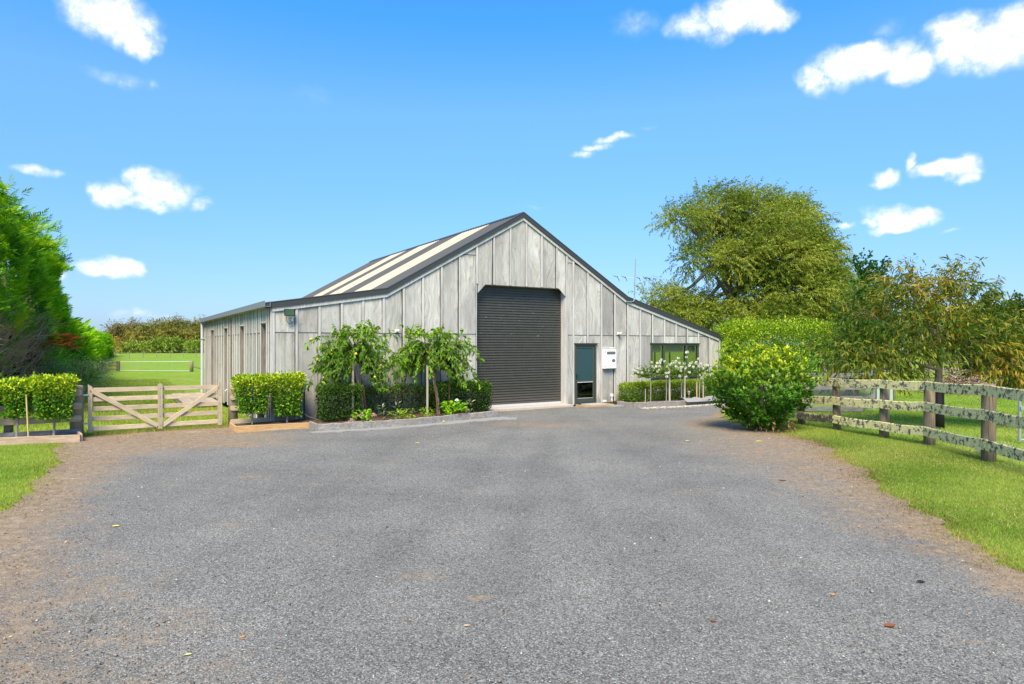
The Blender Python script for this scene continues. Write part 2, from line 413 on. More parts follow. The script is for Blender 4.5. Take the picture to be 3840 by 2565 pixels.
def plain(name, col, rough=0.5, metal=0.0, spec=0.4, noise=0.08, scale=8.0, bump=0.0):
    m, t = mat(name)
    v, rnd, raw = obj_vec(t)
    n = t.noise(v, scale, 4, 0.6)
    f = t.m('ADD', 1.0-noise, t.m('MULTIPLY', n, 2*noise))
    c = t.mix(1.0, (*col, 1), t.n('ShaderNodeCombineColor', ins={0: f, 1: f, 2: f}).outputs[0], 'MULTIPLY')
    return finish(m, t, c, t.m('ADD', rough-0.05, t.m('MULTIPLY', n, 0.1)), t.bump(n, bump, 0.01) if bump else None, metal, spec)
M['roof'] = plain('dark_painted_roof_steel', (0.060, 0.060, 0.056), 0.5, 0.0, 0.45, 0.12)
M['flashing'] = plain('dark_barge_flashing', (0.042, 0.043, 0.040), 0.45, 0.0, 0.45, 0.08)
M['skylight'] = plain('cream_translucent_sheet', (0.44, 0.365, 0.275), 0.5, 0.0, 0.3, 0.10, 3.0)
M['gutter'] = plain('grey_steel_gutter', (0.27, 0.28, 0.30), 0.4, 0.3, 0.5, 0.08)
M['seam'] = plain('dark_grey_seam_flashing', (0.10, 0.105, 0.115), 0.5, 0.2, 0.4, 0.15)
M['pvc'] = plain('pale_grey_pvc_pipe', (0.50, 0.53, 0.57), 0.45, 0.0, 0.4, 0.05)
def roller_mat():
    m, t = mat('charcoal_roller_steel')
    tc = t.n('ShaderNodeTexCoord'); v = tc.outputs['Object']
    n = t.noise(v, 4.0, 4, 0.6)
    c = t.mix(n, (0.046, 0.044, 0.038, 1), (0.074, 0.072, 0.063, 1))
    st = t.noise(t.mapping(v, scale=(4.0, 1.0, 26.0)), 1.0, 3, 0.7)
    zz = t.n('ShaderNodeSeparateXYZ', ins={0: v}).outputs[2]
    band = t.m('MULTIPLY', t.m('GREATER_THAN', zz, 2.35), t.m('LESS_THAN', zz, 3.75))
    glint = t.n('ShaderNodeMapRange', ins={'Value': st, 'From Min': 0.66, 'From Max': 0.74}).outputs[0]
    c = t.mix(t.m('MULTIPLY', t.m('MULTIPLY', glint, band), 0.55), c, (0.34, 0.36, 0.35, 1))  # pale streaks painted in as glints on the upper slats
    dust = t.n('ShaderNodeMapRange', ins={'Value': t.m('ADD', zz, t.m('MULTIPLY', n, 0.5)), 'From Min': 0.9, 'From Max': 0.2}).outputs[0]
    c = t.mix(t.m('MULTIPLY', dust, 0.30), c, (0.20, 0.175, 0.14, 1))
    return finish(m, t, c, 0.36, t.bump(t.noise(v, 2.5, 2), 0.25, 0.02), spec=0.5)
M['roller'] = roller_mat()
M['joinery'] = plain('dark_green_grey_aluminium', (0.050, 0.062, 0.048), 0.4, 0.0, 0.5, 0.05)
M['alu'] = plain('pale_aluminium', (0.62, 0.63, 0.63), 0.35, 0.3, 0.5, 0.05)
M['white'] = plain('white_enamel', (0.78, 0.79, 0.80), 0.4, 0.0, 0.4, 0.03)
M['cream'] = plain('cream_plastic', (0.74, 0.68, 0.55), 0.5, 0.0, 0.4, 0.03)
M['black'] = plain('black_plastic', (0.012, 0.012, 0.013), 0.45, 0.0, 0.4, 0.1)
M['greyglass'] = plain('smoked_inspection_glass', (0.12, 0.13, 0.14), 0.15, 0.0, 0.5, 0.1)
M['galv'] = plain('galvanised_steel', (0.36, 0.39, 0.42), 0.4, 0.5, 0.5, 0.1)
M['wire'] = plain('galvanised_wire', (0.40, 0.42, 0.42), 0.45, 0.3, 0.5, 0.1)
M['dark_in'] = plain('dark_wall_backing', (0.028, 0.022, 0.020), 0.9, 0.0, 0.1, 0.2)
M['lining'] = plain('pale_interior_lining', (0.35, 0.34, 0.32), 0.8, 0.0, 0.2, 0.08)
M['concrete'] = plain('pale_concrete', (0.36, 0.35, 0.33), 0.9, 0.0, 0.2, 0.22, 6.0, 0.3)
M['slab'] = plain('pinkish_concrete_slab', (0.44, 0.38, 0.33), 0.9, 0.0, 0.2, 0.15, 6.0, 0.3)
M['mortar'] = plain('spilt_pale_mortar', (0.25, 0.245, 0.235), 0.95, 0.0, 0.2, 0.25, 9.0, 0.4)
M['blind'] = plain('grey_roller_blind', (0.50, 0.51, 0.51), 0.8, 0.0, 0.2, 0.03)
M['greenpanel'] = plain('pale_green_corrugated_steel', (0.33, 0.45, 0.38), 0.5, 0.1, 0.4, 0.08)
M['fruit'] = plain('yellow_green_fruit', (0.62, 0.47, 0.06), 0.45, 0.0, 0.4, 0.2, 30.0)
M['petal'] = plain('white_rose_petal', (0.80, 0.78, 0.70), 0.7, 0.0, 0.2, 0.06, 40.0)
M['pinkpetal'] = plain('faded_pink_petal', (0.42, 0.25, 0.22), 0.7, 0.0, 0.2, 0.25, 60.0)
M['hose'] = plain('green_garden_hose', (0.02, 0.075, 0.05), 0.45, 0.0, 0.4, 0.1)
M['tapyellow'] = plain('yellow_hose_fitting', (0.60, 0.40, 0.08), 0.45, 0.0, 0.4, 0.1)
M['rubber'] = plain('blue_grey_connector', (0.10, 0.17, 0.26), 0.5, 0.0, 0.4, 0.1)
M['matcloth'] = plain('grey_weed_mat_cloth', (0.26, 0.25, 0.25), 0.95, 0.0, 0.1, 0.18, 12.0, 0.4)
M['sleeve'] = plain('black_trunk_sleeve', (0.010, 0.010, 0.011), 0.7, 0.0, 0.3, 0.2)

def glass(name, tintc, refl_rough=0.02, refl=0.05):
    m, t = mat(name)
    fr = t.m('POWER', t.n('ShaderNodeLayerWeight', ins={'Blend': 0.5}).outputs['Facing'], 5.0)
    tr = t.n('ShaderNodeBsdfTransparent', ins={'Color': (*tintc, 1)})
    gl = t.n('ShaderNodeBsdfGlossy', ins={'Color': (0.9, 0.95, 0.95, 1), 'Roughness': refl_rough})
    mx = t.n('ShaderNodeMixShader', ins={0: t.m('ADD', t.m('MULTIPLY', fr, 0.8), refl), 1: tr.outputs[0], 2: gl.outputs[0]})
    t.n('ShaderNodeOutputMaterial', ins={'Surface': mx.outputs[0]})
    return m
M['glass'] = glass('clear_window_glass', (0.66, 0.68, 0.66), 0.02, 0.10)
M['darkglass'] = glass('dark_door_glass', (0.35, 0.38, 0.38))
def frosted():
    m, t = mat('frosted_teal_glass')
    tc = t.n('ShaderNodeTexCoord')
    v = t.n('ShaderNodeTexVoronoi', ins={'Vector': tc.outputs['Object'], 'Scale': 130.0})
    c = t.ramp(v.outputs['Distance'], [(0.1, (0.010, 0.034, 0.042)), (0.7, (0.034, 0.078, 0.088))])
    return finish(m, t, c, 0.25, t.bump(v.outputs['Distance'], 0.4, 0.002), spec=0.5)
M['frosted'] = frosted()

def leafmat(name, trans=0.36, rough=0.5, spec=0.22, gain=(1.5, 1.38, 0.9)):
    m, t = mat(name)
    at = t.n('ShaderNodeAttribute', attribute_name='tint')
    lc = t.mix(1.0, at.outputs['Color'], (*gain, 1), 'MULTIPLY')
    b = t.n('ShaderNodeBsdfPrincipled', ins={'Base Color': lc, 'Roughness': rough, 'Specular IOR Level': spec})
    tcol = t.mix(1.0, lc, (1.15, 1.2, 0.5, 1), 'MULTIPLY')
    tr = t.n('ShaderNodeBsdfTranslucent', ins={'Color': tcol})
    mx = t.n('ShaderNodeMixShader', ins={0: trans, 1: b.outputs[0], 2: tr.outputs[0]})
    t.n('ShaderNodeOutputMaterial', ins={'Surface': mx.outputs[0]})
    return m
M['leaf'] = leafmat('leaf_tissue')
M['leaf_gloss'] = leafmat('glossy_leaf_tissue', 0.32, 0.42, 0.28)
M['leaf_matt'] = leafmat('matt_leaf_tissue', 0.40, 0.6, 0.15)
M['flower'] = leafmat('white_flower_tissue', 0.25, 0.7, 0.1, (1.0, 1.0, 1.0))
M['olive'] = leafmat('willow_leaf_tissue', 0.38, 0.55, 0.18, (1.5, 1.45, 1.0))
M['grass'] = leafmat('grass_blade', 0.38, 0.6, 0.10, (1.55, 1.42, 1.35))
M['litter'] = leafmat('leaf_litter', 0.05, 0.9, 0.1, (1.15, 1.05, 0.95))
M['stone'] = leafmat('loose_stone', 0.0, 0.85, 0.2, (1.2, 1.12, 1.0))

def ground_mat():
    m, t = mat('pasture_grass')
    tc = t.n('ShaderNodeTexCoord'); v = tc.outputs['Object']
    a = t.noise(v, 0.35, 5, 0.6); b = t.noise(v, 2.2, 5, 0.65); c_ = t.noise(v, 26.0, 4, 0.7); d = t.noise(v, 0.035, 3, 0.5)
    c = t.ramp(t.m('ADD', t.m('MULTIPLY', b, 0.5), t.m('MULTIPLY', c_, 0.5)), [(0.32, (0.075, 0.115, 0.012)), (0.5, (0.165, 0.25, 0.022)), (0.68, (0.26, 0.35, 0.04))])
    dry = t.n('ShaderNodeMapRange', ins={'Value': a, 'From Min': 0.5, 'From Max': 0.72}).outputs[0]
    c = t.mix(t.m('MULTIPLY', dry, 0.55), c, (0.34, 0.29, 0.09, 1))
    lush = t.n('ShaderNodeMapRange', ins={'Value': d, 'From Min': 0.4, 'From Max': 0.65}).outputs[0]
    c = t.mix(t.m('MULTIPLY', lush, 0.35), c, (0.15, 0.31, 0.016, 1))
    return finish(m, t, c, 0.95, t.bump(c_, 0.6, 0.03), spec=0.1)
M['ground'] = ground_mat()

def gravel_mat():
    m, t = mat('grey_driveway_gravel')
    tc = t.n('ShaderNodeTexCoord'); v = tc.outputs['Object']
    at = t.n('ShaderNodeAttribute', attribute_name='tint')
    sp = t.n('ShaderNodeSeparateColor', ins={0: at.outputs['Color']})
    dirt = sp.outputs[0]; pale = sp.outputs[1]
    v1 = t.n('ShaderNodeTexVoronoi', ins={'Vector': v, 'Scale': 88.0, 'Randomness': 1.0})
    v2 = t.n('ShaderNodeTexVoronoi', ins={'Vector': v, 'Scale': 190.0, 'Randomness': 1.0})
    s1 = t.n('ShaderNodeSeparateColor', ins={0: v1.outputs['Color']}); s2 = t.n('ShaderNodeSeparateColor', ins={0: v2.outputs['Color']})
    val = t.m('ADD', t.m('MULTIPLY', s1.outputs[0], 0.62), t.m('MULTIPLY', s2.outputs[0], 0.38))
    c = t.ramp(val, [(0.08, (0.050, 0.048, 0.045)), (0.45, (0.165, 0.159, 0.147)), (0.80, (0.275, 0.266, 0.247)), (0.97, (0.52, 0.505, 0.47))])
    gap = t.n('ShaderNodeMapRange', ins={'Value': v1.outputs['Distance'], 'From Min': 0.45, 'From Max': 0.8}).outputs[0]
    c = t.mix(t.m('MULTIPLY', gap, 0.45), c, (0.05, 0.048, 0.045, 1))
    big = t.noise(v, 0.5, 5, 0.6)
    c = t.mix(1.0, c, t.ramp(big, [(0.3, (0.80, 0.81, 0.83)), (0.7, (1.20, 1.19, 1.17))]), 'MULTIPLY')
    # wheel-worn compaction bands leading to the door
    trk = t.m('ADD', 1.0, t.m('MULTIPLY', sp.outputs[2], t.m('ADD', 0.4, t.noise(v, 1.1, 3, 0.6))))
    c = t.mix(1.0, c, t.n('ShaderNodeCombineColor', ins={0: trk, 1: trk, 2: trk}).outputs[0], 'MULTIPLY')
    n3 = t.noise(v, 9.0, 5, 0.7); n4 = t.noise(v, 1.7, 5, 0.65); n5 = t.noise(v, 45.0, 3, 0.6)
    dcol = t.ramp(t.m('ADD', t.m('MULTIPLY', n3, 0.5), t.m('MULTIPLY', n5, 0.5)), [(0.30, (0.105, 0.065, 0.037)), (0.5, (0.255, 0.180, 0.112)), (0.70, (0.43, 0.335, 0.225))])
    dsum = t.m('ADD', dirt, t.m('ADD', t.m('MULTIPLY', t.m('SUBTRACT', n4, 0.5), 0.9), t.m('MULTIPLY', t.m('SUBTRACT', n3, 0.5), 0.9)))
    df = t.n('ShaderNodeMapRange', interpolation_type='SMOOTHSTEP', ins={'Value': dsum, 'From Min': 0.18, 'From Max': 0.80}).outputs[0]
    c = t.mix(t.m('MULTIPLY', df, 0.84), c, dcol)
    pf = t.n('ShaderNodeMapRange', interpolation_type='SMOOTHSTEP', ins={'Value': t.m('ADD', pale, t.m('MULTIPLY', t.m('SUBTRACT', n3, 0.5), 0.9)), 'From Min': 0.30, 'From Max': 0.8}).outputs[0]
    c = t.mix(t.m('MULTIPLY', pf, 0.75), c, t.mix(n5, (0.29, 0.245, 0.19, 1), (0.48, 0.425, 0.35, 1)))
    h = t.m('ADD', t.m('MULTIPLY', v1.outputs['Distance'], -0.6), t.m('MULTIPLY', v2.outputs['Distance'], -0.3))
    return finish(m, t, c, 0.92, t.bump(h, 0.8, 0.012), spec=0.25)
M['gravel'] = gravel_mat()
def soil_mat():
    m, t = mat('bark_mulch_soil')
    tc = t.n('ShaderNodeTexCoord'); v = tc.outputs['Object']
    a = t.noise(v, 14, 5, 0.7); b = t.n('ShaderNodeTexVoronoi', ins={'Vector': v, 'Scale': 34.0})
    s = t.n('ShaderNodeSeparateColor', ins={0: b.outputs['Color']})
    c = t.ramp(t.m('ADD', t.m('MULTIPLY', a, 0.4), t.m('MULTIPLY', s.outputs[0], 0.6)), [(0.2, (0.03, 0.019, 0.012)), (0.55, (0.10, 0.062, 0.04)), (0.85, (0.24, 0.16, 0.105))])
    return finish(m, t, c, 0.95, t.bump(b.outputs['Distance'], 0.8, 0.02), spec=0.1)
M['soil'] = soil_mat()
def fardirt():
    m, t = mat('bare_track_dirt')
    tc = t.n('ShaderNodeTexCoord'); v = tc.outputs['Object']
    a = t.noise(v, 3.0, 5, 0.7); b = t.noise(v, 30.0, 4, 0.7)
    c = t.ramp(t.m('ADD', t.m('MULTIPLY', a, 0.5), t.m('MULTIPLY', b, 0.5)), [(0.3, (0.08, 0.055, 0.035)), (0.5, (0.20, 0.15, 0.10)), (0.7, (0.33, 0.27, 0.21))])
    return finish(m, t, c, 0.95, t.bump(b, 0.6, 0.02), spec=0.1)
M['dirt'] = fardirt()
# ------------------------------------------------------------------ ground sheet
def axis(a, b, fine_a, fine_b, step):
    mid = np.arange(fine_a, fine_b+1e-6, step)
    lo = fine_a-np.geomspace(step, fine_a-a, 26) if a < fine_a else np.array([])
    hi = fine_b+np.geomspace(step, b-fine_b, 26)
    return np.unique(np.concatenate([lo[::-1], mid, hi]))
gx = axis(-900, 900, -40, 30, 0.7); gy = axis(-120, 1800, -6, 60, 0.7)
GX, GY = np.meshgrid(gx, gy, indexing='xy')
GZ = ground_z(GX, GY) + 0.012*np.sin(GX*1.3+GY*0.7)*np.sin(GY*1.1-GX*0.4)*sstep(0.2, 2.0, np.abs(GX-0.0)-9.5)
V = np.stack([GX, GY, GZ], -1).reshape(-1, 3)
nx, ny = len(gx), len(gy)
ii = (np.arange(ny-1)[:, None]*nx+np.arange(nx-1)[None]).ravel()
Fq = np.stack([ii, ii+1, ii+nx+1, ii+nx], 1)
structure(mesh_obj('ground', V, Fq, M['ground'], smooth=True))

# ------------------------------------------------------------------ driveway
LE = np.array([(-3, -5.4), (3, -5.6), (5, -5.8), (7, -6.1), (8.08, -6.38), (8.87, -6.65), (9.99, -7.15), (11.64, -8.1), (14.27, -9.84), (14.6, -9.9), (16.4, -7.3), (16.95, -6.0), (20.0, -1.0), (26.3, 9.0)])
RE = np.array([(-3, 4.1), (3, 4.35), (4.5, 4.45), (5.84, 4.62), (6.78, 4.82), (7.98, 4.98), (9.0, 5.25), (10.85, 5.75), (12.83, 6.28), (14.4, 6.52), (15.31, 6.3), (16.95, 6.01), (18.65, 5.9), (20.5, 6.6), (22.5, 7.4), (26.3, 9.3)])
LI = np.array([(-3, -2.4), (4.06, -2.58), (5.17, -3.39), (6.85, -4.63), (9.26, -6.0), (12.09, -6.87), (13.96, -5.9), (15.0, -6.2), (16.5, -6.9), (17, -5.9), (20, -0.9), (26.3, 9.05)])
RI = np.array([(-3, 3.9), (5.01, 4.1), (6.31, 4.1), (7.68, 4.0), (9.54, 4.1), (12.57, 4.5), (15, 4.9), (17.91, 5.2), (20, 6.2), (26.3, 9.2)])
fl = lambda y: np.interp(y, LE[:, 0], LE[:, 1]); fr_ = lambda y: np.interp(y, RE[:, 0], RE[:, 1])
ys = np.concatenate([np.arange(-3, 3.5, 0.5), np.arange(3.5, 26.31, 0.11)])
nc = 110
rows = []
wob = lambda y, p: 0.10*np.sin(y*2.3+p)+0.07*np.sin(y*6.1+p*2.3)+0.05*np.sin(y*13.7+p)+0.035*np.sin(y*29+p*3)
for y in ys:
    a, b = fl(y)-0.10+wob(y, 0.3)*0.8, fr_(y)+0.08+wob(y, 1.9)*0.8
    rows.append(np.stack([np.linspace(a, b, nc), np.full(nc, y)], 1))
D2 = np.array(rows)
DXg, DYg = D2[..., 0], D2[..., 1]
DZ = 0.016+0.006*np.sin(DXg*2.3+DYg*1.1)*np.sin(DYg*1.9)+rng.normal(size=DXg.shape)*0.0022
li, ri = np.interp(DYg, LI[:, 0], LI[:, 1]), np.interp(DYg, RI[:, 0], RI[:, 1])
le, re_ = fl(DYg), fr_(DYg)
dl = np.clip((li-DXg)/np.maximum(li-le, 0.3), -1, 1.2); dr = np.clip((DXg-ri)/np.maximum(re_-ri, 0.3), -1, 1.2)
dirt = np.maximum(0.40+0.6*dl*(dl > 0)+0.40*dl*(dl < 0)*1.3, 0.36+0.42*dr*(dr > 0)+0.36*dr*(dr < 0)*1.2)
blob = lambda x, y, sx, sy, k: k*np.exp(-((DXg-x)/sx)**2-((DYg-y)/sy)**2)
dirt = np.maximum(dirt, 0.0)
dirt += blob(0.5, 17.0, 2.2, 0.9, 0.5)+blob(3.4, 14.5, 1.9, 3.2, 0.26)+blob(5.4, 17.2, 1.0, 1.0, 0.5)+blob(-7.2, 15.0, 2.6, 0.7, 0.35)+blob(-6.2, 13.7, 1.6, 0.35, 0.5)
dirt += blob(-0.72, 5.9, 0.42, 0.2, 0.4)+blob(-3.6, 11.2, 0.9, 0.5, 0.25)+blob(-4.2, 10.35, 0.35, 0.12, 0.6)+blob(-3.0, 9.75, 0.4, 0.14, 0.55)+blob(-2.55, 10.2, 0.28, 0.10, 0.5)+blob(-5.1, 9.7, 0.3, 0.12, 0.5)+blob(3.25, 4.62, 0.16, 0.07, 0.6)+blob(-0.28, 5.35, 0.14, 0.06, 0.7)+blob(-2.1, 6.9, 0.3, 0.12, 0.4)+blob(-3.3, 7.6, 0.35, 0.12, 0.4)+blob(2.6, 9.2, 0.6, 0.3, 0.3)+blob(-2.2, 11.6, 0.4, 0.25, 0.3)
edge_l = np.exp(-((DXg-le-0.35)/0.45)**2); edge_r = np.exp(-((re_-DXg-0.5)/0.5)**2)
pale = 0.34*edge_l*(DYg < 13)+0.30*edge_r*(DYg > 6)+blob(-7.6, 15.55, 0.55, 0.35, 0.6)+blob(2.2, 6.35, 0.30, 0.10, 0.34)+blob(1.3, 7.0, 0.35, 0.12, 0.3)+blob(5.0, 16.3, 0.9, 0.5, 0.3)
tt = np.zeros((DXg.size, 3)); tt[:, 0] = dirt.ravel(); tt[:, 1] = pale.ravel()
bands = np.zeros_like(DXg)
for x_near, x_far, wd_, k_ in ((-1.9, 0.3, 0.22, -0.13), (-0.3, 1.4, 0.22, -0.12), (2.6, 1.9, 0.20, -0.12), (1.1, 0.7, 0.20, -0.10), (-3.4, -2.2, 0.25, -0.10), (0.5, 1.0, 0.4, 0.08), (-1.2, 0.0, 0.4, 0.06)):
    xc = np.interp(DYg, [3, 9, 19], [x_near, x_near*0.55+x_far*0.45+0.35*np.sin(x_near*3), x_far])
    bands += k_*np.exp(-((DXg-xc)/wd_)**2)*sstep(3.0, 6.5, DYg)*(1-sstep(17.5, 19.5, DYg))
tt[:, 2] = bands.ravel()
V = np.stack([DXg, DYg, DZ], -1).reshape(-1, 3)
ny_ = len(ys)
ii = (np.arange(ny_-1)[:, None]*nc+np.arange(nc-1)[None]).ravel()
structure(mesh_obj('driveway', V, np.stack([ii, ii+1, ii+nc+1, ii+nc], 1), M['gravel'], smooth=True, tint=tt))

def dirt_at(x, y):
    li, ri = np.interp(y, LI[:, 0], LI[:, 1]), np.interp(y, RI[:, 0], RI[:, 1])
    return np.maximum((li-x)/np.maximum(li-fl(y), 0.3), (x-ri)/np.maximum(fr_(y)-ri, 0.3))
def on_drive(x, y): return (x > fl(y)) & (x < fr_(y))

# loose stones lying on the compacted gravel
def stones(n, ylo, yhi, smin, smax, pale_frac):
    y = ylo+(yhi-ylo)*rng.random(n)**1.6
    a, b = fl(y), fr_(y)
    x = a+(b-a)*rng.random(n)
    lim = y*0.86+0.6
    k = np.abs(x) < lim
    x, y = x[k], y[k]; n = len(x)
    s = smin+(smax-smin)*rng.random(n)**3
    base = np.array([(1, 0, 0), (0, 1, 0), (-1, 0, 0), (0, -1, 0), (0, 0, 0.75), (0, 0, -0.5)], dtype=float)
    Vs = base[None]*s[:, None, None]*(0.6+0.8*rng.random((n, 6, 1)))
    ang = rng.random(n)*6.28
    c_, s_ = np.cos(ang), np.sin(ang)
    X2 = Vs[..., 0]*c_[:, None]-Vs[..., 1]*s_[:, None]; Y2 = Vs[..., 0]*s_[:, None]+Vs[..., 1]*c_[:, None]
    Vs = np.stack([X2+x[:, None], Y2+y[:, None], Vs[..., 2]+0.018+s[:, None]*0.25], -1)
    f = np.array([(0, 1, 4), (1, 2, 4), (2, 3, 4), (3, 0, 4), (1, 0, 5), (2, 1, 5), (3, 2, 5), (0, 3, 5)])
    Fs = (np.arange(n)[:, None, None]*6+f[None]).reshape(-1, 3)
    g = 0.06+0.17*rng.random((n, 1)); g[rng.random(n) < pale_frac] = 0.42
    br = (rng.random((n, 1)) < 0.12)
    col = np.where(br, g*np.array([1.3, 1.0, 0.78]), g*np.array([0.97, 1.0, 1.05]))
    return Vs.reshape(-1, 3), Fs, np.repeat(col, 6, axis=0)
v, f, c = join_leaves([stones(30000, 3.9, 12, 0.003, 0.009, 0.04), stones(900, 4, 16, 0.007, 0.018, 0.12)])
stuff(tag(mesh_obj('loose_gravel', v, f, M['stone'], tint=c), 'loose grey stones scattered over the driveway', 'gravel'))

# dry leaf and bark litter, thickest along the brown verges
n = 60000
y = 4+13*rng.random(n)**1.3; x = fl(y)+(fr_(y)-fl(y))*rng.random(n)
p = np.clip(dirt_at(x, y)+0.25, 0, 1)*0.42+0.010
nearbed = np.exp(-((x*0.5266-y*0.8503+16.4)/0.8)**2)*(y > 14)*(x < 1.5)*0.45
k = (rng.random(n) < p+nearbed) & (np.abs(x) < y*0.86+0.5)
x, y = x[k], y[k]; n = len(x)
P = np.stack([x, y, np.full(n, 0.026)], 1)
A = rnd_dir(n)*np.array([1, 1, 0.15])
Nn = np.tile([0, 0, 1.0], (n, 1))+rng.normal(size=(n, 3))*0.25
L = 0.008+0.040*rng.random(n)**3
litter = leaf_mesh(P, A, Nn, L, L*(0.18+0.4*rng.random(n)), tints(n, (0.10, 0.06, 0.035), (0.42, 0.31, 0.20), 0.25, 1.0))
stuff(tag(mesh_obj('leaf_litter', *litter[:2], M['litter'], tint=litter[2]), 'brown leaf and bark litter on the driveway verges', 'leaf litter'))

# individual fallen leaves that stand out on the gravel
def fallen(label, x, y, L, col, rz, name='fallen_leaf'):
    th = np.linspace(0, 1, 7)
    wd = 0.30*np.sin(th*math.pi)**0.8
    vs = [(t_-0.5, wd_*s, 0.10*math.sin(t_*3)+0.12*abs(s)) for t_, wd_ in zip(th, wd) for s in (-1, 0, 1)]
    vs = [(a*L, b*L, abs(c)*L*0.35+0.022) for a, b, c in vs]
    fs = [(i*3+j, i*3+j+1, i*3+j+4, i*3+j+3) for i in range(6) for j in range(2)]
    o = mesh_obj(name, vs, fs, M['litter'], smooth=True, tint=np.tile(col, (len(vs), 1)))
    o.location = (x, y, 0); o.rotation_euler = (0, 0, rz)
    return tag(o, label, 'leaf', 'fallen leaves on the driveway')
YEL, BRN, ORG, TAN = (0.62, 0.56, 0.10), (0.20, 0.075, 0.035), (0.42, 0.22, 0.08), (0.45, 0.33, 0.2)
for lab, x, y, L, c, a in [
 ('yellow leaf lying alone on the left grey gravel', -4.59, 7.50, 0.085, YEL, 0.1), ('yellow leaf on the gravel in front of the first weeping tree', -2.01, 13.76, 0.12, YEL, 0.2),
 ('curled red brown leaf on the gravel at lower right', 2.83, 4.85, 0.10, BRN, 0.4), ('small red brown leaf at the lower right centre of the gravel', 1.53, 4.93, 0.055, BRN, -0.5),
 ('yellow leaf at the verge beside the big green bush', 5.34, 14.0, 0.16, YEL, 0.1), ('yellow leaf on the gravel left of the big bush', 3.82, 14.1, 0.11, YEL, 0.5),
 ('pale orange leaf at the lower left of the gravel', -1.94, 4.66, 0.05, ORG, 1.0), ('dark twig like leaf by the right verge', 3.63, 5.75, 0.08, (0.03, 0.025, 0.02), -0.2),
 ('tan leaf in the lower middle of the gravel', -0.34, 4.85, 0.05, TAN, 0.2), ('pale green leaf in the lower left gravel', -2.20, 4.40, 0.05, (0.45, 0.5, 0.2), 0.3),
 ('brown leaf on the gravel close to the right lawn edge', 4.18, 10.0, 0.12, BRN, 0.2), ('orange leaf in the gravel right of the brown leaf', 2.70, 5.45, 0.06, ORG, 0.9)]:
    fallen(lab, x, y, L, c, a)

# ------------------------------------------------------------------ grass blades
def blades(x, y, hmin, hmax, wd, cols, zoff=0.0):
    n = len(x)
    z = ground_z(x, y)+zoff
    h = hmin+(hmax-hmin)*rng.random(n)
    a = rng.random(n)*6.283; lean = rng.normal(size=(n, 2))*0.45
    dxy = np.stack([np.cos(a), np.sin(a)], 1)*wd*0.5
    p = np.stack([x, y], 1)
    b0 = np.c_[p-dxy, z]; b1 = np.c_[p+dxy, z]; tip = np.c_[p+lean*h[:, None], z+h]
    v = np.stack([b0, b1, tip], 1).reshape(-1, 3)
    f = np.arange(3*n).reshape(-1, 3)
    return v, f, np.repeat(cols, 3, axis=0)
def patch(n, x0, x1, y0, y1, keep, h, wd, ca, cb, jit=0.18, clump=0.0):
    x = x0+(x1-x0)*rng.random(n); y = y0+(y1-y0)*rng.random(n)
    k = keep(x, y)
    if clump:
        q = np.sin(x*2.1+1.3*np.sin(y*1.7))*np.sin(y*2.3+1.1*np.sin(x*1.9))
        k &= rng.random(len(x)) < 1-clump*(0.5-0.5*q)
    x, y = x[k], y[k]
    q = 0.5+0.25*np.sin(x*1.7+2*np.sin(y*0.9))+0.25*np.sin(y*2.1+1.5*np.sin(x*1.3))
    t_ = np.clip(q+rng.normal(size=len(x))*0.25, 0, 1)[:, None]
    c = np.array(ca)*(1-t_)+np.array(cb)*t_
    dq = np.sin(x*0.9+1.3*np.sin(y*0.55+1.0))*np.sin(y*0.7-0.8*np.sin(x*1.1))
    dry = rng.random(len(x)) < 0.05+0.45*np.clip(dq-0.45, 0, 1)
    c[dry] = (0.34, 0.29, 0.12)
    c = np.clip(c*(1+rng.normal(size=(len(x), 1))*jit), 0.005, 1)
    return blades(x, y, h[0], h[1], wd, c)
FX = np.array([(8, 8.2), (9.9, 8.45), (11.78, 8.66), (13.65, 8.79), (14.77, 8.48), (16.08, 8.07), (17.15, 7.66), (22, 6.5)])
inview = lambda x, y: np.abs(x) < y*0.81+0.5
edge = lambda x, y: x-(fr_(y)+wob(y, 1.9)*0.8)
g1 = patch(330000, 4.3, 9.2, 4.8, 19, lambda x, y: (edge(x, y)+rng.normal(size=len(x))*0.13+0.10*np.sin(x*9+y*7)*np.sin(y*11-x*5) > 0.05) & inview(x, y) & (x < np.interp(y, FX[:, 0], FX[:, 1])+0.3), (0.015, 0.045), 0.007, (0.085, 0.155, 0.024), (0.215, 0.27, 0.062), clump=0.35)
g1b = patch(110000, 4.0, 7.2, 4.8, 16, lambda x, y: (np.abs(edge(x, y)-0.02) < 0.42*np.abs(rng.normal(size=len(x))*0.6)) & inview(x, y), (0.012, 0.055), 0.008, (0.10, 0.065, 0.03), (0.32, 0.23, 0.10), clump=0.5)
g2 = patch(200000, 7.0, 30, 9.5, 36, lambda x, y: inview(x, y) & (x > np.interp(y, FX[:, 0], FX[:, 1])) & (x > 0.42*y), (0.03, 0.08), 0.012, (0.085, 0.170, 0.024), (0.165, 0.27, 0.045))
stuff(tag(mesh_obj('lawn_grass', *join_leaves([g1, g1b])[:2], M['grass'], tint=join_leaves([g1, g1b])[2]), 'mown grass verge between the gravel and the lichened fence', 'grass'))
stuff(tag(mesh_obj('paddock_grass', *g2[:2], M['grass'], tint=g2[2]), 'bright green paddock grass behind the lichened fence', 'grass'))
g3 = patch(150000, -13, -6, 6, 14.4, lambda x, y: (x+rng.normal(size=len(x))*0.15+0.10*np.sin(x*9+y*7)*np.sin(y*11-x*5) < fl(y)-0.05-wob(y, 0.3)*0.8) & inview(x, y) & (y-14.0 < 0.62*(x+9.5)+0.2), (0.02, 0.055), 0.006, (0.095, 0.175, 0.025), (0.21, 0.28, 0.055), clump=0.3)
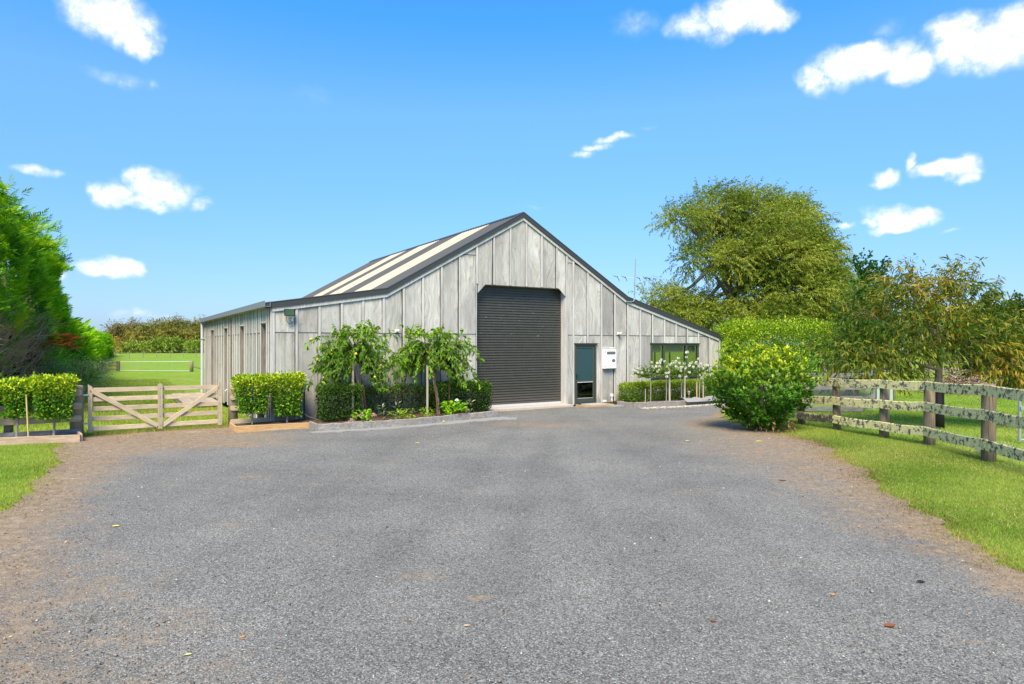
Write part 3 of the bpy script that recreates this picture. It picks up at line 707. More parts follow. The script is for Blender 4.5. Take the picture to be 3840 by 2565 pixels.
g3b = patch(70000, -11, -5.5, 6, 14.4, lambda x, y: (np.abs(x-fl(y)+0.05) < 0.5*np.abs(rng.normal(size=len(x))*0.6)) & inview(x, y), (0.012, 0.05), 0.008, (0.12, 0.08, 0.035), (0.36, 0.27, 0.11), clump=0.5)
g3 = join_leaves([g3, g3b])
stuff(tag(mesh_obj('corner_lawn_grass', *g3[:2], M['grass'], tint=g3[2]), 'green lawn corner at the left of the driveway', 'grass'))
g4 = patch(220000, -34, -6.2, 14.6, 48, lambda x, y: inview(x, y) & ((x+9.8)*0.5266-(y-15.0)*0.8503 < -0.15) & ((x+6.29)*0.8503+(y-16.95)*0.5266 < -0.1) & (rng.random(len(x)) < np.clip(24/y, 0.2, 1)), (0.05, 0.15), 0.013, (0.10, 0.17, 0.015), (0.27, 0.30, 0.06))
g5 = patch(60000, -10.2, -6.9, 14.8, 17.2, lambda x, y: np.abs((x+9.8)*0.5456-(y-14.98)*0.838) < 0.22*rng.random(len(x))+0.04, (0.04, 0.14), 0.007, (0.12, 0.19, 0.02), (0.30, 0.28, 0.10), clump=0.6)
jj = join_leaves([g4, g5])
stuff(tag(mesh_obj('rough_pasture_grass', *jj[:2], M['grass'], tint=jj[2]), 'rough pasture grass beyond the timber gate', 'grass'))
# ------------------------------------------------------------------ barn
BZ = 0.08                                   # floor level
BANG = math.atan2(0.5266, 0.8503)
barn = thing('barn', 'large weathered grey plywood and batten barn with dark gabled roof', 'barn', (-6.29, 16.95, 0.0), BANG)
BT = 14.2                                   # length
RS = np.array([(-0.17, 3.19), (3.15, 3.72), (7.81, 6.39), (12.28, 3.82), (17.27, 2.46)])
rz_ = lambda s: float(np.interp(s, RS[:, 0], RS[:, 1]))
BAT = [i*0.609+0.03 for i in range(16)] + [9.58, 9.86] + [(17.22+i)*0.609 for i in range(12)]
DOOR = (6.11, 9.555, 4.0, 0.30); PD = (9.90, 10.85, 2.13); WIN = (13.44, 15.97, 0.88, 2.135)
SEAMS = [2.43, 4.885]

def clip_rect(s0, s1, z0, z1):
    """panel outline under the rake, cut where it meets the rake line"""
    pts = [s0]+[k for k in (3.15, 7.81, 12.28) if s0 < k < s1]+[s1]
    top = [(s, min(z1, rz_(s)-0.17)) for s in pts]
    if all(z <= z0+0.02 for _, z in top): return None
    poly = [(s0, z0)]+[(s1, z0)]+[(s, max(z, z0+0.004)) for s, z in reversed(top)]
    return poly
def panel(s0, s1, z0, z1, poly=None, y=0.0):
    poly = poly or clip_rect(s0, s1, z0, z1)
    if poly is None: return
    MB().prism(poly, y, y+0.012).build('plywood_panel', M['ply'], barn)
def gapr(): return random.choice([0.003, 0.006, 0.012, 0.020, 0.026])
for i in range(len(BAT)-1):
    a, b = BAT[i], BAT[i+1]
    if b-a < 0.05: continue
    s0, s1 = a+0.022, b-0.030-gapr()
    lev = [BZ-0.02]+SEAMS+[9.0]
    for k in range(3):
        z0, z1 = lev[k]+(0.016 if k else 0), lev[k+1]-0.014
        mid = (a+b)/2
        if DOOR[0] < mid < DOOR[1]:                       # above the roller door, one sheet with chamfered corners
            if k: continue
            z0, z1 = 4.0, 9.0
            p = clip_rect(s0, s1, z0, z1)
            if i == 10: p = [(s0, 3.72)]+[(6.42, 4.0)]+p[1:]
            if abs(b-9.58) < 1e-6: p = [p[0], (9.25, 4.0), (s1+0.02, 3.72)]+p[2:]
            panel(0, 0, 0, 0, p); continue
        if PD[0]-0.05 < mid < PD[1]:
            if k == 0:
                panel(s0, s1, PD[2]+0.03, z1)
                if s1 > PD[1]: panel(PD[1]+0.02, s1, z0, PD[2]+0.025)
                continue
        if WIN[0] < mid < WIN[1] and k == 0:
            panel(s0, s1, z0, WIN[2]-0.05); panel(s0, s1, WIN[3]+0.03, z1); continue
        panel(s0, s1, z0, z1)
for s in BAT:
    zt = rz_(s)-0.19; wdt = 0.034+random.uniform(-0.003, 0.003)
    if s < 0.1 or s > 17.0: wdt = 0.05
    z0, z1 = BZ-0.03, zt
    if DOOR[0] < s < DOOR[1]-0.01: z0 = 4.004
    if WIN[0]+0.05 < s < WIN[1]-0.05:
        if 15.9 > s > 13.5: MB().cbox(s-wdt, s+wdt, -0.022, -0.001, BZ-0.03, WIN[2]-0.06).build('batten', M['batten'], barn)
        z0 = WIN[3]+0.032
    if PD[0] < s < PD[1]: z0 = PD[2]+0.03
    MB().cbox(s-wdt, s+wdt, -0.022-random.uniform(0, 0.004), -0.001, z0, z1).build('batten', M['batten'], barn)
# dark backing behind the sheets, its colour gives the shade in the gaps
def lining(s0, s1, z0, z1):
    p = clip_rect(s0, s1, z0, z1)
    if p: MB().prism(p, 0.018, 0.030).build('wall_backing', M['dark_in'], barn)
lining(0.0, 6.10, 0.03, 9); lining(6.12, 9.53, 4.01, 9); lining(9.56, 9.89, 0.03, 9); lining(9.90, 10.86, PD[2]+0.01, 9); lining(10.87, 13.43, 0.03, 9)
lining(13.44, 15.97, WIN[3]+0.01, 9); lining(13.44, 15.97, 0.03, WIN[2]-0.04); lining(15.98, 17.1, 0.03, 9)
for z in SEAMS:
    for a, b in ([(0.05, 6.05), (9.6, 17.08)] if z < 3 else [(5.5, 6.08), (9.6, 10.2)]):
        MB().box(a, b, 0.004, 0.016, z-0.016, z+0.018).build('seam_flashing', M['seam'], barn)
# rake boards and barge flashing
def rake(name, material, dz0, dz1, y0, y1, ext=0.0):
    for (s0, za), (s1, zb) in zip(RS[:-1], RS[1:]):
        if name == 'rake_board': s0 = max(s0, 0.0); za = rz_(s0); s1 = min(s1, 17.12); zb = rz_(s1)
        MB().prism([(s0+0.001, za+dz1), (s0+0.001, za+dz0), (s1-0.001, zb+dz0), (s1-0.001, zb+dz1)][::-1], y0, y1).build(name, material, barn)
rake('rake_board', M['batten'], -0.135, -0.245, -0.045, -0.024)
rake('barge_flashing', M['flashing'], 0.0, -0.14, -0.075, -0.047)
rake('barge_capping', M['roof'], 0.022, 0.0, -0.085, 0.06)
# roof sheets with pressed ribs; three translucent sheets in the left slope
def roof_sheet(name, material, s0, z0, s1, z1, t0, t1, lift=0.0):
    per = [(0, 0), (0.03, 0.028), (0.06, 0.028), (0.09, 0)]
    ts, hs = [], []
    t_ = t0
    while t_ < t1:
        for o, h in per:
            if t_+o < t1: ts.append(t_+o); hs.append(h)
        t_ += 0.19
    ts.append(t1); hs.append(0)
    vs, fs = [], []
    for t_, h in zip(ts, hs):
        vs += [(s0, t_, z0+h+lift), (s1, t_, z1+h+lift)]
    for i in range(len(ts)-1): fs.append((2*i, 2*i+1, 2*i+3, 2*i+2))
    return mesh_obj(name, vs, fs, material, barn)
SL = [(0.0, 1.85, 0), (1.85, 3.9, 1), (3.9, 5.85, 0), (5.85, 7.9, 1), (7.9, 9.3, 0), (9.3, 11.1, 1), (11.1, BT, 0)]
for t0, t1, sk in SL:
    roof_sheet('skylight' if sk else 'roof_sheet', M['skylight'] if sk else M['roof'], 3.15, 3.70, 7.60 if sk else 7.80, 6.252 if sk else 6.37, t0+0.002, t1-0.002, 0.012 if sk else 0)
    if sk: roof_sheet('roof_sheet', M['roof'], 7.601, 6.253, 7.80, 6.37, t0+0.002, t1-0.002)
roof_sheet('roof_sheet', M['roof'], -0.15, 3.17, 3.15, 3.70, 0, BT)
roof_sheet('roof_sheet', M['roof'], 12.28, 3.80, 7.82, 6.37, 0, BT)
roof_sheet('roof_sheet', M['roof'], 17.25, 2.44, 12.28, 3.80, 0, BT)
MB().prism([(7.62, 6.315), (7.81, 6.425), (8.0, 6.315), (7.995, 6.295), (7.81, 6.40), (7.625, 6.295)][::-1], -0.02, BT+0.05).build('ridge_cap', M['flashing'], barn)
# roller door, recessed
d0, d1 = DOOR[0]+0.0, DOOR[1]
ry = 0.30
prof = []; z = BZ+0.09
while z < 3.98:
    prof += [(0.0, z), (0.030, z+0.008), (0.030, z+0.030), (0.019, z+0.036), (0.019, z+0.064), (0.0, z+0.072)]; z += 0.084
vs = [(x, ry-h, zz) for h, zz in prof for x in (d0, d1)]
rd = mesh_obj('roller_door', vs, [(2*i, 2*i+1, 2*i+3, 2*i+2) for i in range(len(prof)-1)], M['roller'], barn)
MB().cbox(d0, d1-0.02, ry-0.03, ry+0.02, BZ+0.005, BZ+0.09).build('bottom_rail', M['alu'], rd)
MB().box(d0, d1, ry+0.05, ry+0.07, BZ, 4.3).build('backing', M['dark_in'], barn)
MB().cbox(d1-0.012, d1+0.02, 0.012, ry+0.04, BZ-0.03, 4.0).build('door_jamb', M['batten'], barn)
MB().cbox(d0-0.02, d0+0.012, 0.012, ry+0.04, BZ-0.03, 4.0).build('door_jamb', M['batten'], barn)
MB().box(d0, d1, 0.035, ry+0.04, 4.0, 4.03).build('door_head_lining', M['batten'], barn)
MB().cbox(d0-0.05, d1+0.15, -0.22, ry+0.05, -0.05, BZ+0.003).build('door_threshold', M['slab'], barn)
# personnel door
pdr = bpy.data.objects.new('personnel_door', None); link(pdr, barn)
fw = 0.055
for b in ((PD[0], PD[0]+fw, BZ-0.01, PD[2]), (PD[1]-fw, PD[1], BZ-0.01, PD[2]), (PD[0]+fw, PD[1]-fw, PD[2]-fw, PD[2]), (PD[0]+fw, PD[1]-fw, BZ-0.01, BZ+0.03)):
    MB().cbox(b[0], b[1], -0.035, 0.06, b[2], b[3]).build('door_frame', M['joinery'], pdr)
MB().cbox(PD[0]-0.03, PD[1]+0.05, -0.06, 0.0, PD[2]+0.003, PD[2]+0.025).build('head_flashing', M['joinery'], pdr)
L0, L1, lz0, lz1 = PD[0]+fw+0.004, PD[1]-fw-0.004, BZ+0.034, PD[2]-fw-0.004
for b in ((L0, L0+0.075, lz0, lz1), (L1-0.075, L1, lz0, lz1), (L0+0.075, L1-0.075, lz1-0.085, lz1), (L0+0.075, L1-0.075, lz0, lz0+0.15), (L0+0.075, L1-0.075, 0.80, 0.87)):
    MB().cbox(b[0], b[1], 0.0, 0.04, b[2], b[3]).build('door_rail', M['joinery'], pdr)
MB().cbox(L0+0.075, L1-0.075, -0.006, 0.0, 0.80, 0.825).build('glazing_bead', M['alu'], pdr)
MB().cbox(L0+0.075, L1-0.075, -0.006, 0.0, lz0+0.14, lz0+0.155).build('glazing_bead', M['alu'], pdr)
MB().box(L0+0.075, L1-0.075, 0.018, 0.024, 0.871, lz1-0.086).build('frosted_pane', M['frosted'], pdr)
MB().box(L0+0.075, L1-0.075, 0.018, 0.024, lz0+0.151, 0.799).build('clear_pane', M['darkglass'], pdr)
h = MB().cbox(L0+0.022, L0+0.05, -0.012, 0.0, 0.93, 1.12); h.tube([(L0+0.036, -0.012, 1.04), (L0+0.036, -0.05, 1.04), (L0+0.13, -0.05, 1.035)], 0.009, 6); h.build('door_handle', M['black'], pdr)
# things kept just inside the glazed door: a leaning trestle
tr = MB()
for p, q in (((9.98, 0.5, 0.1), (10.12, 0.45, 0.85)), ((10.62, 0.5, 0.1), (10.5, 0.45, 0.85)), ((10.05, 0.47, 0.42), (10.58, 0.47, 0.44)), ((10.1, 0.44, 0.8), (10.52, 0.44, 0.8))):
    tr.bar(p, q, 0.07, 0.03, up=(0, 1, 0))
tr.build('leaning_trestle', M['stake'], barn)
# window with blinds
wn = bpy.data.objects.new('window', None); link(wn, barn)
w0, w1, wz0, wz1 = WIN
for b in ((w0, w0+0.07, wz0, wz1), (w1-0.07, w1, wz0, wz1), (w0+0.07, w1-0.07, wz1-0.07, wz1), (w0+0.07, w1-0.07, wz0, wz0+0.06), (14.07, 14.15, wz0+0.06, wz1-0.07), (15.25, 15.33, wz0+0.06, wz1-0.07)):
    MB().cbox(b[0], b[1], -0.045, 0.07, b[2], b[3]).build('window_frame', M['joinery'], wn)
MB().cbox(w0-0.04, w1+0.06, -0.075, 0.0, wz1+0.003, wz1+0.028).build('head_flashing', M['joinery'], wn)
MB().cbox(w0-0.03, w1+0.03, -0.08, 0.0, wz0-0.04, wz0-0.003).build('sill', M['joinery'], wn)
for a, b in ((w0+0.07, 14.07), (14.15, 15.25), (15.33, w1-0.07)):
    MB().box(a, b, 0.02, 0.026, wz0+0.06, wz1-0.07).build('pane', M['glass'], wn)
    MB().box(a+0.01, b-0.01, 0.10, 0.106, wz1-0.30, wz1-0.06).build('roller_blind', M['blind'], wn)
    MB().cbox(a+0.01, b-0.01, 0.095, 0.111, wz1-0.32, wz1-0.30).build('blind_bar', M['white'], wn)
# left wall: board and batten with four recessed openings
OPN = [(0.55, 1.36), (3.96, 4.80), (7.38, 8.26), (10.95, 11.95)]
OZ = 2.70
tb = sorted([0.02, 0.30, 0.56, 1.36, 1.95, 2.52, 3.10, 3.62, 3.96, 4.80, 5.35, 5.9, 6.3, 6.75, 7.38, 8.26, 8.85, 9.5, 10.2, 10.95, 11.95, 12.5, 13.1, 13.65, BT-0.03])
def leftbox(t0, t1, z0, z1, s0, s1): return MB().cbox(s0, s1, t0, t1, z0, z1)
for i in range(len(tb)-1):
    a, b = tb[i]+0.02, tb[i+1]-0.028-gapr()
    op = [o for o in OPN if abs(o[0]-tb[i]) < 0.03]
    if op:
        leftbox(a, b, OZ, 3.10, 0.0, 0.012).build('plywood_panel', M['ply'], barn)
        o0, o1 = op[0]
        leftbox(o0+0.02, o1-0.02, -0.02, OZ, 0.26, 0.272).build('plywood_panel', M['jamb'], barn)
        leftbox(o0-0.01, o0+0.016, -0.02, OZ, 0.0, 0.26).build('opening_jamb', M['jamb'], barn)
        leftbox(o1-0.016, o1+0.01, -0.02, OZ, 0.0, 0.26).build('opening_jamb', M['jamb'], barn)
        leftbox(o0+0.017, o1-0.017, OZ-0.02, OZ, 0.013, 0.258).build('opening_head', M['batten'], barn)
        leftbox(o0-0.02, o1+0.02, OZ-0.002, OZ+0.04, -0.03, -0.001).build('opening_head', M['batten'], barn)
    else:
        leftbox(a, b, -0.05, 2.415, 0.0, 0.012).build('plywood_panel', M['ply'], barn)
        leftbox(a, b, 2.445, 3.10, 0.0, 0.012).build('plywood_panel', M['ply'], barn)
for t_ in tb:
    op = [o for o in OPN if abs(o[0]-t_) < 0.03 or abs(o[1]-t_) < 0.03]
    leftbox(t_-0.03, t_+0.03, -0.06, 3.08, -0.028, -0.001).build('batten', M['batten'], barn)
for a, b in zip([0.0]+[o[1] for o in OPN], [o[0] for o in OPN]+[BT]):
    MB().box(0.020, 0.032, a+0.02, b-0.02, -0.05, 3.15).build('wall_backing', M['dark_in'], barn)
    MB().box(0.005, 0.018, a+0.03, b-0.03, 2.414, 2.446).build('seam_flashing', M['seam'], barn)
for o in OPN: MB().box(0.28, 0.292, o[0], o[1], -0.05, 3.15).build('wall_backing', M['dark_in'], barn)
leftbox(-0.06, 0.04, BZ-0.03, 3.10, -0.05, 0.05) if False else None
# eaves gutter in lengths, and downpipe
gs = [(-0.12, 2.9), (2.903, 6.6), (6.603, 10.3), (10.303, BT+0.12)]
for a, b in gs:
    MB().prism([(-0.19, 3.10), (-0.05, 3.10), (-0.05, 3.24), (-0.058, 3.24), (-0.058, 3.11), (-0.18, 3.11), (-0.18, 3.25), (-0.19, 3.255)][::-1], a, b).build('gutter', M['gutter'], barn)
MB().box(-0.048, -0.002, 0.0, BT, 3.09, 3.17).build('fascia', M['batten'], barn)
MB().tube([(-0.11, BT-0.02, 3.1), (-0.11, BT-0.02, 0.6), (-0.11, BT-0.02, -0.25)], 0.055, 10).build('downpipe', M['pvc'], barn)
MB().box(-0.17, -0.0, BT-0.10, BT+0.06, 2.36, 2.39).build('pipe_clip', M['pvc'], barn)
MB().tube([(-0.03, 6.52, -0.05), (-0.03, 6.52, 3.0)], 0.018, 6).build('rusty_pipe', M['stake_dark'], barn)
# right wall with a window, rear wall, floor and partition
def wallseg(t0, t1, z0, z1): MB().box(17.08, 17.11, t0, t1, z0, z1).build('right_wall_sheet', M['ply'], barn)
wallseg(0.03, 0.9, 0, 2.42); wallseg(0.902, 4.9, 0, 0.9); wallseg(0.902, 4.9, 2.05, 2.42); wallseg(4.902, BT, 0, 2.42)
for t_ in (0.92, 1.75, 2.6, 3.5, 4.85): MB().box(17.05, 17.078, t_-0.035, t_+0.035, 0.9, 2.05).build('mullion', M['black'], barn)
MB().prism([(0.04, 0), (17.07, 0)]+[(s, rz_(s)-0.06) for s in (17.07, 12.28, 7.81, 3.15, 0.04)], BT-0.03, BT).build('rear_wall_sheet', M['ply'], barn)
MB().box(0.3, 17.06, 0.32, BT-0.04, -0.1, BZ-0.01).build('floor_slab', M['slab'], barn)
MB().box(12.5, 12.54, 0.05, BT-0.05, BZ, 3.6).build('partition', M['lining'], barn)
MB().box(12.55, 17.06, 5.2, 5.24, BZ, 2.4).build('partition', M['lining'], barn)
MB().box(9.6, 9.64, 0.35, 3.0, BZ, 4.2).build('partition', M['dark_in'], barn)
MB().box(9.66, 12.49, 2.6, 2.64, BZ, 4.2).build('partition', M['dark_in'], barn)

def bw(s, t, z):                       # barn frame to world
    c, n = math.cos(BANG), math.sin(BANG)
    return (-6.29+s*c-t*n, 16.95+s*n+t*c, z)
# ------------------------------------------------------------------ fittings on the barn
def fit(name, label, cat, s, z, y=-0.03, group=None): return thing(name, label, cat, bw(s, y, z), BANG, group)
fl_ = fit('floodlight', 'square black floodlight under the left end of the roof', 'floodlight', 0.42, 2.95, -0.02)
hb = MB().add([(-0.14, -0.17, -0.085), (0.14, -0.17, -0.085), (0.14, -0.13, 0.10), (-0.14, -0.13, 0.10), (-0.10, -0.09, -0.07), (0.10, -0.09, -0.07), (0.10, -0.06, 0.07), (-0.10, -0.06, 0.07)], [(0,1,2,3),(4,7,6,5),(0,4,5,1),(1,5,6,2),(2,6,7,3),(3,7,4,0)])
hs_ = hb.build('housing', M['black'], fl_)
MB().add([(-0.115, -0.1735, -0.062), (0.115, -0.1735, -0.062), (0.115, -0.139, 0.080), (-0.115, -0.139, 0.080), (0, -0.150, 0.01)], [(0,1,4),(1,2,4),(2,3,4),(3,0,4)]).build('lens', plain('green_reflecting_lens', (0.05, 0.10, 0.03), 0.2, 0.3, 0.6, 0.2), fl_)
MB().tube([(0.10, -0.02, -0.14), (0.10, -0.10, -0.12), (0.10, -0.12, -0.05)], 0.02, 6).build('bracket', M['white'], fl_)
MB().lathe([(0.028, -0.03), (0.034, 0.0), (0.028, 0.02)], 0.10, -0.03, 10).build('sensor_head', M['white'], fl_).location = (0, 0, -0.18)
MB().tube([(-0.08, -0.11, -0.07), (-0.06, -0.07, -0.20), (0.02, -0.04, -0.30), (0.09, -0.03, -0.26)], 0.007, 5).build('cable', M['black'], fl_)
for lab, s in (('cream motion sensor between the two weeping trees tops', 3.45), ('cream motion sensor above the white meter box', 11.85)):
    so = fit('motion_sensor', lab, 'sensor', s, 2.50, -0.012, 'motion sensors on the barn front')
    MB().cbox(-0.05, 0.05, -0.03, 0.0, -0.045, 0.045, 0.008).build('base', M['cream'], so)
    MB().tube([(0.0, -0.03, 0.0), (0.025, -0.09, 0.01), (0.05, -0.14, 0.005)], [0.028, 0.042, 0.034], 8).build('sensor_head', M['cream'], so)
mb = fit('meter_box', 'white electricity meter box beside the green door', 'meter box', 11.40, 1.60, -0.001)
MB().cbox(-0.275, 0.275, -0.13, 0.0, -0.345, 0.345, 0.015).build('cabinet', M['white'], mb)
dr_ = MB().cbox(-0.235, 0.262, -0.142, -0.131, -0.325, 0.325, 0.006).build('lid', M['white'], mb)
def oval(cx, cz, w_, h_, y):
    pts = []
    for k in range(20):
        a = 2*math.pi*k/20; r_ = h_/2
        pts.append((cx+(w_/2-r_)*(1 if math.cos(a) > 0 else -1)+r_*math.cos(a), cz+r_*math.sin(a)))
    return MB().prism(pts, y, y+0.004)
oval(0.02, 0.215, 0.40, 0.105, -0.147).build('viewing_window', M['greyglass'], dr_)
oval(0.135, -0.055, 0.15, 0.11, -0.147).build('viewing_window', M['greyglass'], dr_)
for zz in (0.25, -0.25): MB().cbox(-0.262, -0.24, -0.15, -0.131, zz-0.025, zz+0.025).build('hinge', M['black'], mb)
MB().cbox(-0.32, 0.34, -0.03, -0.002, 0.36, 0.42).build('head_trim', M['batten'], mb)
jb = fit('junction_box', 'white electrical junction box with conduit low on the wall beneath the meter box', 'junction box', 11.55, 0.26, -0.002)
MB().cbox(-0.05, 0.05, -0.06, 0.0, 0.0, 0.10, 0.008).build('box', M['white'], jb)
MB().tube([(0.0, -0.03, 0.0), (0.0, -0.03, -0.12), (0.02, -0.05, -0.22), (0.05, -0.06, -0.29)], 0.022, 8).build('conduit', M['white'], jb)
vp = fit('vent_plate', 'small white vent plate at the foot of the wall by the door step', 'vent', 11.22, 0.115, -0.002)
MB().cbox(-0.10, 0.10, -0.012, 0.0, -0.04, 0.04, 0.003).build('plate', M['white'], vp)
for q in range(4): MB().cbox(-0.085, 0.085, -0.018, -0.012, -0.03+q*0.018, -0.022+q*0.018, 0.001).build('louvre', M['white'], vp)
tp = fit('wall_tap', 'garden tap with blue hose connector left of the roller door', 'tap', 6.00, 1.02, -0.03)
MB().tube([(0, 0.0, 0.0), (0, -0.07, 0.0), (0, -0.10, -0.03), (0, -0.10, -0.07)], 0.014, 7).build('spout', M['galv'], tp)
MB().cbox(-0.035, 0.035, -0.075, -0.045, 0.03, 0.055).tube([(0, -0.06, 0.0), (0, -0.06, 0.04)], 0.008, 6).build('handle', M['black'], tp)
MB().tube([(0, -0.10, -0.07), (0, -0.10, -0.16)], 0.02, 7).build('hose_connector', M['rubber'], tp)
MB().tube([(0, -0.10, -0.16), (0.03, -0.11, -0.4), (0.02, -0.10, -0.9)], 0.011, 6).build('hose', M['galv'], tp)
# hose loop hanging behind the clipped hedge
hl = fit('hose_reel', 'green garden hose coiled on the wall behind the hedge', 'hose', 5.35, 0.98, -0.04)
for q in range(3):
    MB().tube([(0.20*math.cos(a)*(1+0.05*q), -0.03-0.025*q, 0.22*math.sin(a)-0.01*q) for a in np.linspace(0, 2*math.pi, 18)], 0.012, 6, cap=False).build('hose_coil', M['hose'], hl)
MB().cbox(-0.05, 0.05, -0.10, -0.0, 0.14, 0.19).build('hanger', M['black'], hl)
# television aerial
an = fit('television_aerial', 'tall thin television aerial on the right roof valley', 'aerial', 12.30, 3.70, -0.05)
MB().tube([(-0.12, -0.02, -0.04), (0.08, -0.04, -0.05), (0.22, -0.04, -0.03), (0.28, -0.03, 0.10), (0.29, -0.02, 0.5), (0.36, 0.0, 1.52)], 0.019, 7).build('mast', M['galv'], an)
MB().tube([(0.33-0.51, 0.316, 0.86), (0.33, 0.0, 0.83), (0.33+0.62, -0.385, 0.79)], 0.006, 5).build('boom', M['alu'], an)
for q, u in enumerate((-1.0, -0.55, 0.24, 0.62, 0.82, 1.14)):
    px, py, pz = 0.33+0.54*u, -0.335*u, 0.83-0.035*u
    l = 0.13-0.035*(u+1)
    MB().tube([(px-l*1.1, py+l*0.6, pz+l*0.35), (px, py, pz), (px+l*0.5, py-l*0.2, pz-l*1.2)], 0.010, 5).build('element', M['black'], an)
    MB().ball((px, py, pz), 0.022, 6, 4).build('clamp', M['black'], an)
# step in front of the personnel door
st_ = fit('door_step', 'low timber framed step with white slab below the green door', 'step', 10.5, 0.0, -0.35)
MB().cbox(-0.62, 0.62, -0.32, -0.27, 0.0, 0.07).build('front_board', M['sleeper'], st_)
MB().cbox(-0.62, -0.57, -0.268, 0.25, 0.0, 0.07).build('side_board', M['sleeper'], st_)
MB().cbox(0.57, 0.62, -0.268, 0.25, 0.0, 0.07).build('side_board', M['sleeper'], st_)
MB().cbox(-0.40, 0.36, -0.26, 0.24, 0.0, 0.085).build('slab', M['concrete'], st_)
pv_ = MB().cbox(-0.33, 0.33, -0.22, 0.22, 0.0, 0.045).build('paving_slab', M['mortar'])
pv_.location = bw(10.95, -0.95, 0.01); pv_.rotation_euler = (0, 0, BANG+0.1)
tag(pv_, 'pale grey paving slab on the gravel before the door step', 'paving slab')
# loading deck along the left wall
dk = thing('loading_deck', 'low timber loading deck along the left wall seen through the gate', 'deck', bw(-0.1, 8.6, -0.02), BANG)
for q in range(9):
    MB().cbox(-1.22+q*0.133, -1.22+q*0.133+0.126, 0, 5.5, -0.035, 0.0, 0.004).build('deck_board', M['deck'], dk)
MB().cbox(-1.20, -1.15, 0.05, 5.4, -0.20, -0.04).build('bearer', M['grey_rail'], dk)
for q in range(4): MB().cbox(-1.16, -1.04, 0.2+q*1.65, 0.32+q*1.65, -0.5, -0.04).build('pile', M['old_post'], dk)
# ------------------------------------------------------------------ gate and timber fences
def rail_on(parent, name, p, q, h, th, material, clip_a=False, clip_b=False):
    """board on edge from p to q (centre line); optional dog-eared ends"""
    p, q = Vector(p), Vector(q); d = q-p; L = d.length
    c = 0.035
    poly = [(0, -h/2+(c if clip_a else 0)), ] + ([(c, -h/2)] if clip_a else []) + ([(L-c, -h/2)] if clip_b else []) + [(L, -h/2+(c if clip_b else 0)), (L, h/2-(c if clip_b else 0))]
    poly += ([(L-c, h/2)] if clip_b else []) + ([(c, h/2)] if clip_a else []) + [(0, h/2-(c if clip_a else 0))]
    o = MB().prism(poly, -th/2, th/2).build(name, material, parent)
    ang = math.atan2(d.y, d.x); pit = math.atan2(d.z, math.hypot(d.x, d.y))
    o.location = p; o.rotation_euler = (0, -pit, ang)
    bv = o.modifiers.new('edge', 'BEVEL'); bv.width = 0.004; bv.segments = 1; bv.limit_method = 'ANGLE'
    return o
GA = math.atan2(16.52-14.95, -7.39+9.80); GL = 2.876
gate = thing('timber_gate', 'wide pale timber field gate with five rails and two diagonal braces', 'gate', (-9.80, 14.95, 0.0), GA)
gz = [1.06, 0.845, 0.625, 0.395, 0.165]
for k, z in enumerate(gz):
    rail_on(gate, 'rail', (0.05, 0.02, z), (GL-0.05, 0.02, z-0.02+0.005*k), 0.105, 0.032, M['gate_wood'])
def upright(x, z0, z1, wd, tops, y0=-0.035, y1=-0.001, nm='stile'):
    poly = [(x-wd/2, z0), (x+wd/2, z0), (x+wd/2, z1+tops[1])] + ([(x, z1+tops[2])] if len(tops) > 2 else []) + [(x-wd/2, z1+tops[0])]
    return MB().prism(poly, y0, y1).build(nm, M['gate_wood_v'], gate)
upright(0.055, 0.08, 1.14, 0.085, (0.06, 0.0)); upright(GL-0.055, 0.07, 1.13, 0.105, (0.0, 0.10)); upright(GL*0.515, 0.07, 1.12, 0.10, (0.02, 0.02, 0.06), -0.058, -0.036, 'middle_stile')
upright(GL*0.515, 0.07, 1.12, 0.10, (0.02, 0.02, 0.06), -0.0355, -0.001, 'middle_stile')
rail_on(gate, 'brace', (0.07, -0.019, 1.06), (GL*0.515-0.05, -0.019, 0.15), 0.10, 0.032, M['gate_wood'])
rail_on(gate, 'brace', (GL*0.515+0.05, -0.019, 0.15), (GL-0.09, -0.019, 1.04), 0.10, 0.032, M['gate_wood'])
for k in range(5):
    for x in (0.055, GL-0.055, GL*0.515):
        MB().lathe([(0.012, 0), (0.010, 0.008)], 0, 0, 8).build('bolt', M['galv'], gate).matrix_local = Matrix.Translation((x, -0.036 if x != GL*0.515 else -0.059, gz[k])) @ Matrix.Rotation(R(90), 4, 'X')
MB().tube([(GL-0.02, -0.03, 0.98), (GL+0.05, -0.05, 0.93), (GL+0.11, -0.04, 0.97)], 0.008, 5).build('latch_chain', M['galv'], gate)
for z in (0.95, 0.30): MB().cbox(-0.09, 0.03, -0.05, -0.036, z-0.02, z+0.02).build('hinge', M['galv'], gate)

def fence_dir(ox, oy, d, ang=BANG): return (ox+d*math.cos(ang), oy+d*math.sin(ang))
lf = thing('timber_fence', 'pale timber rail fence left of the gate behind the square clipped shrubs', 'fence', (-9.98, 14.86, 0), BANG)
MB().lathe([(0.135, -0.1), (0.13, 1.12), (0.12, 1.175), (0.09, 1.18)], 0, 0, 16).build('post', M['post_round'], lf, True)
MB().lathe([(0.09, -0.1), (0.085, 0.95), (0.07, 0.97)], -1.25, 0.06, 12).build('post', M['post_round'], lf, True)
MB().lathe([(0.09, -0.1), (0.085, 0.95), (0.07, 0.97)], -2.75, 0.06, 12).build('post', M['post_round'], lf, True)
for z in (1.02, 0.72, 0.44, 0.13):
    rail_on(lf, 'rail', (-4.2, -0.16, z), (0.10, -0.16, z), 0.145, 0.045, M['gate_wood'] if z > 0.2 else M['grey_rail'], clip_b=True)
rf = thing('short_timber_fence', 'short pale timber fence joining the gate to the barn corner', 'fence', (-7.23, 16.70, 0), BANG-0.02)
MB().lathe([(0.115, -0.1), (0.11, 1.12), (0.10, 1.15)], 0.04, 0.0, 16).build('post', M['post_round'], rf, True)
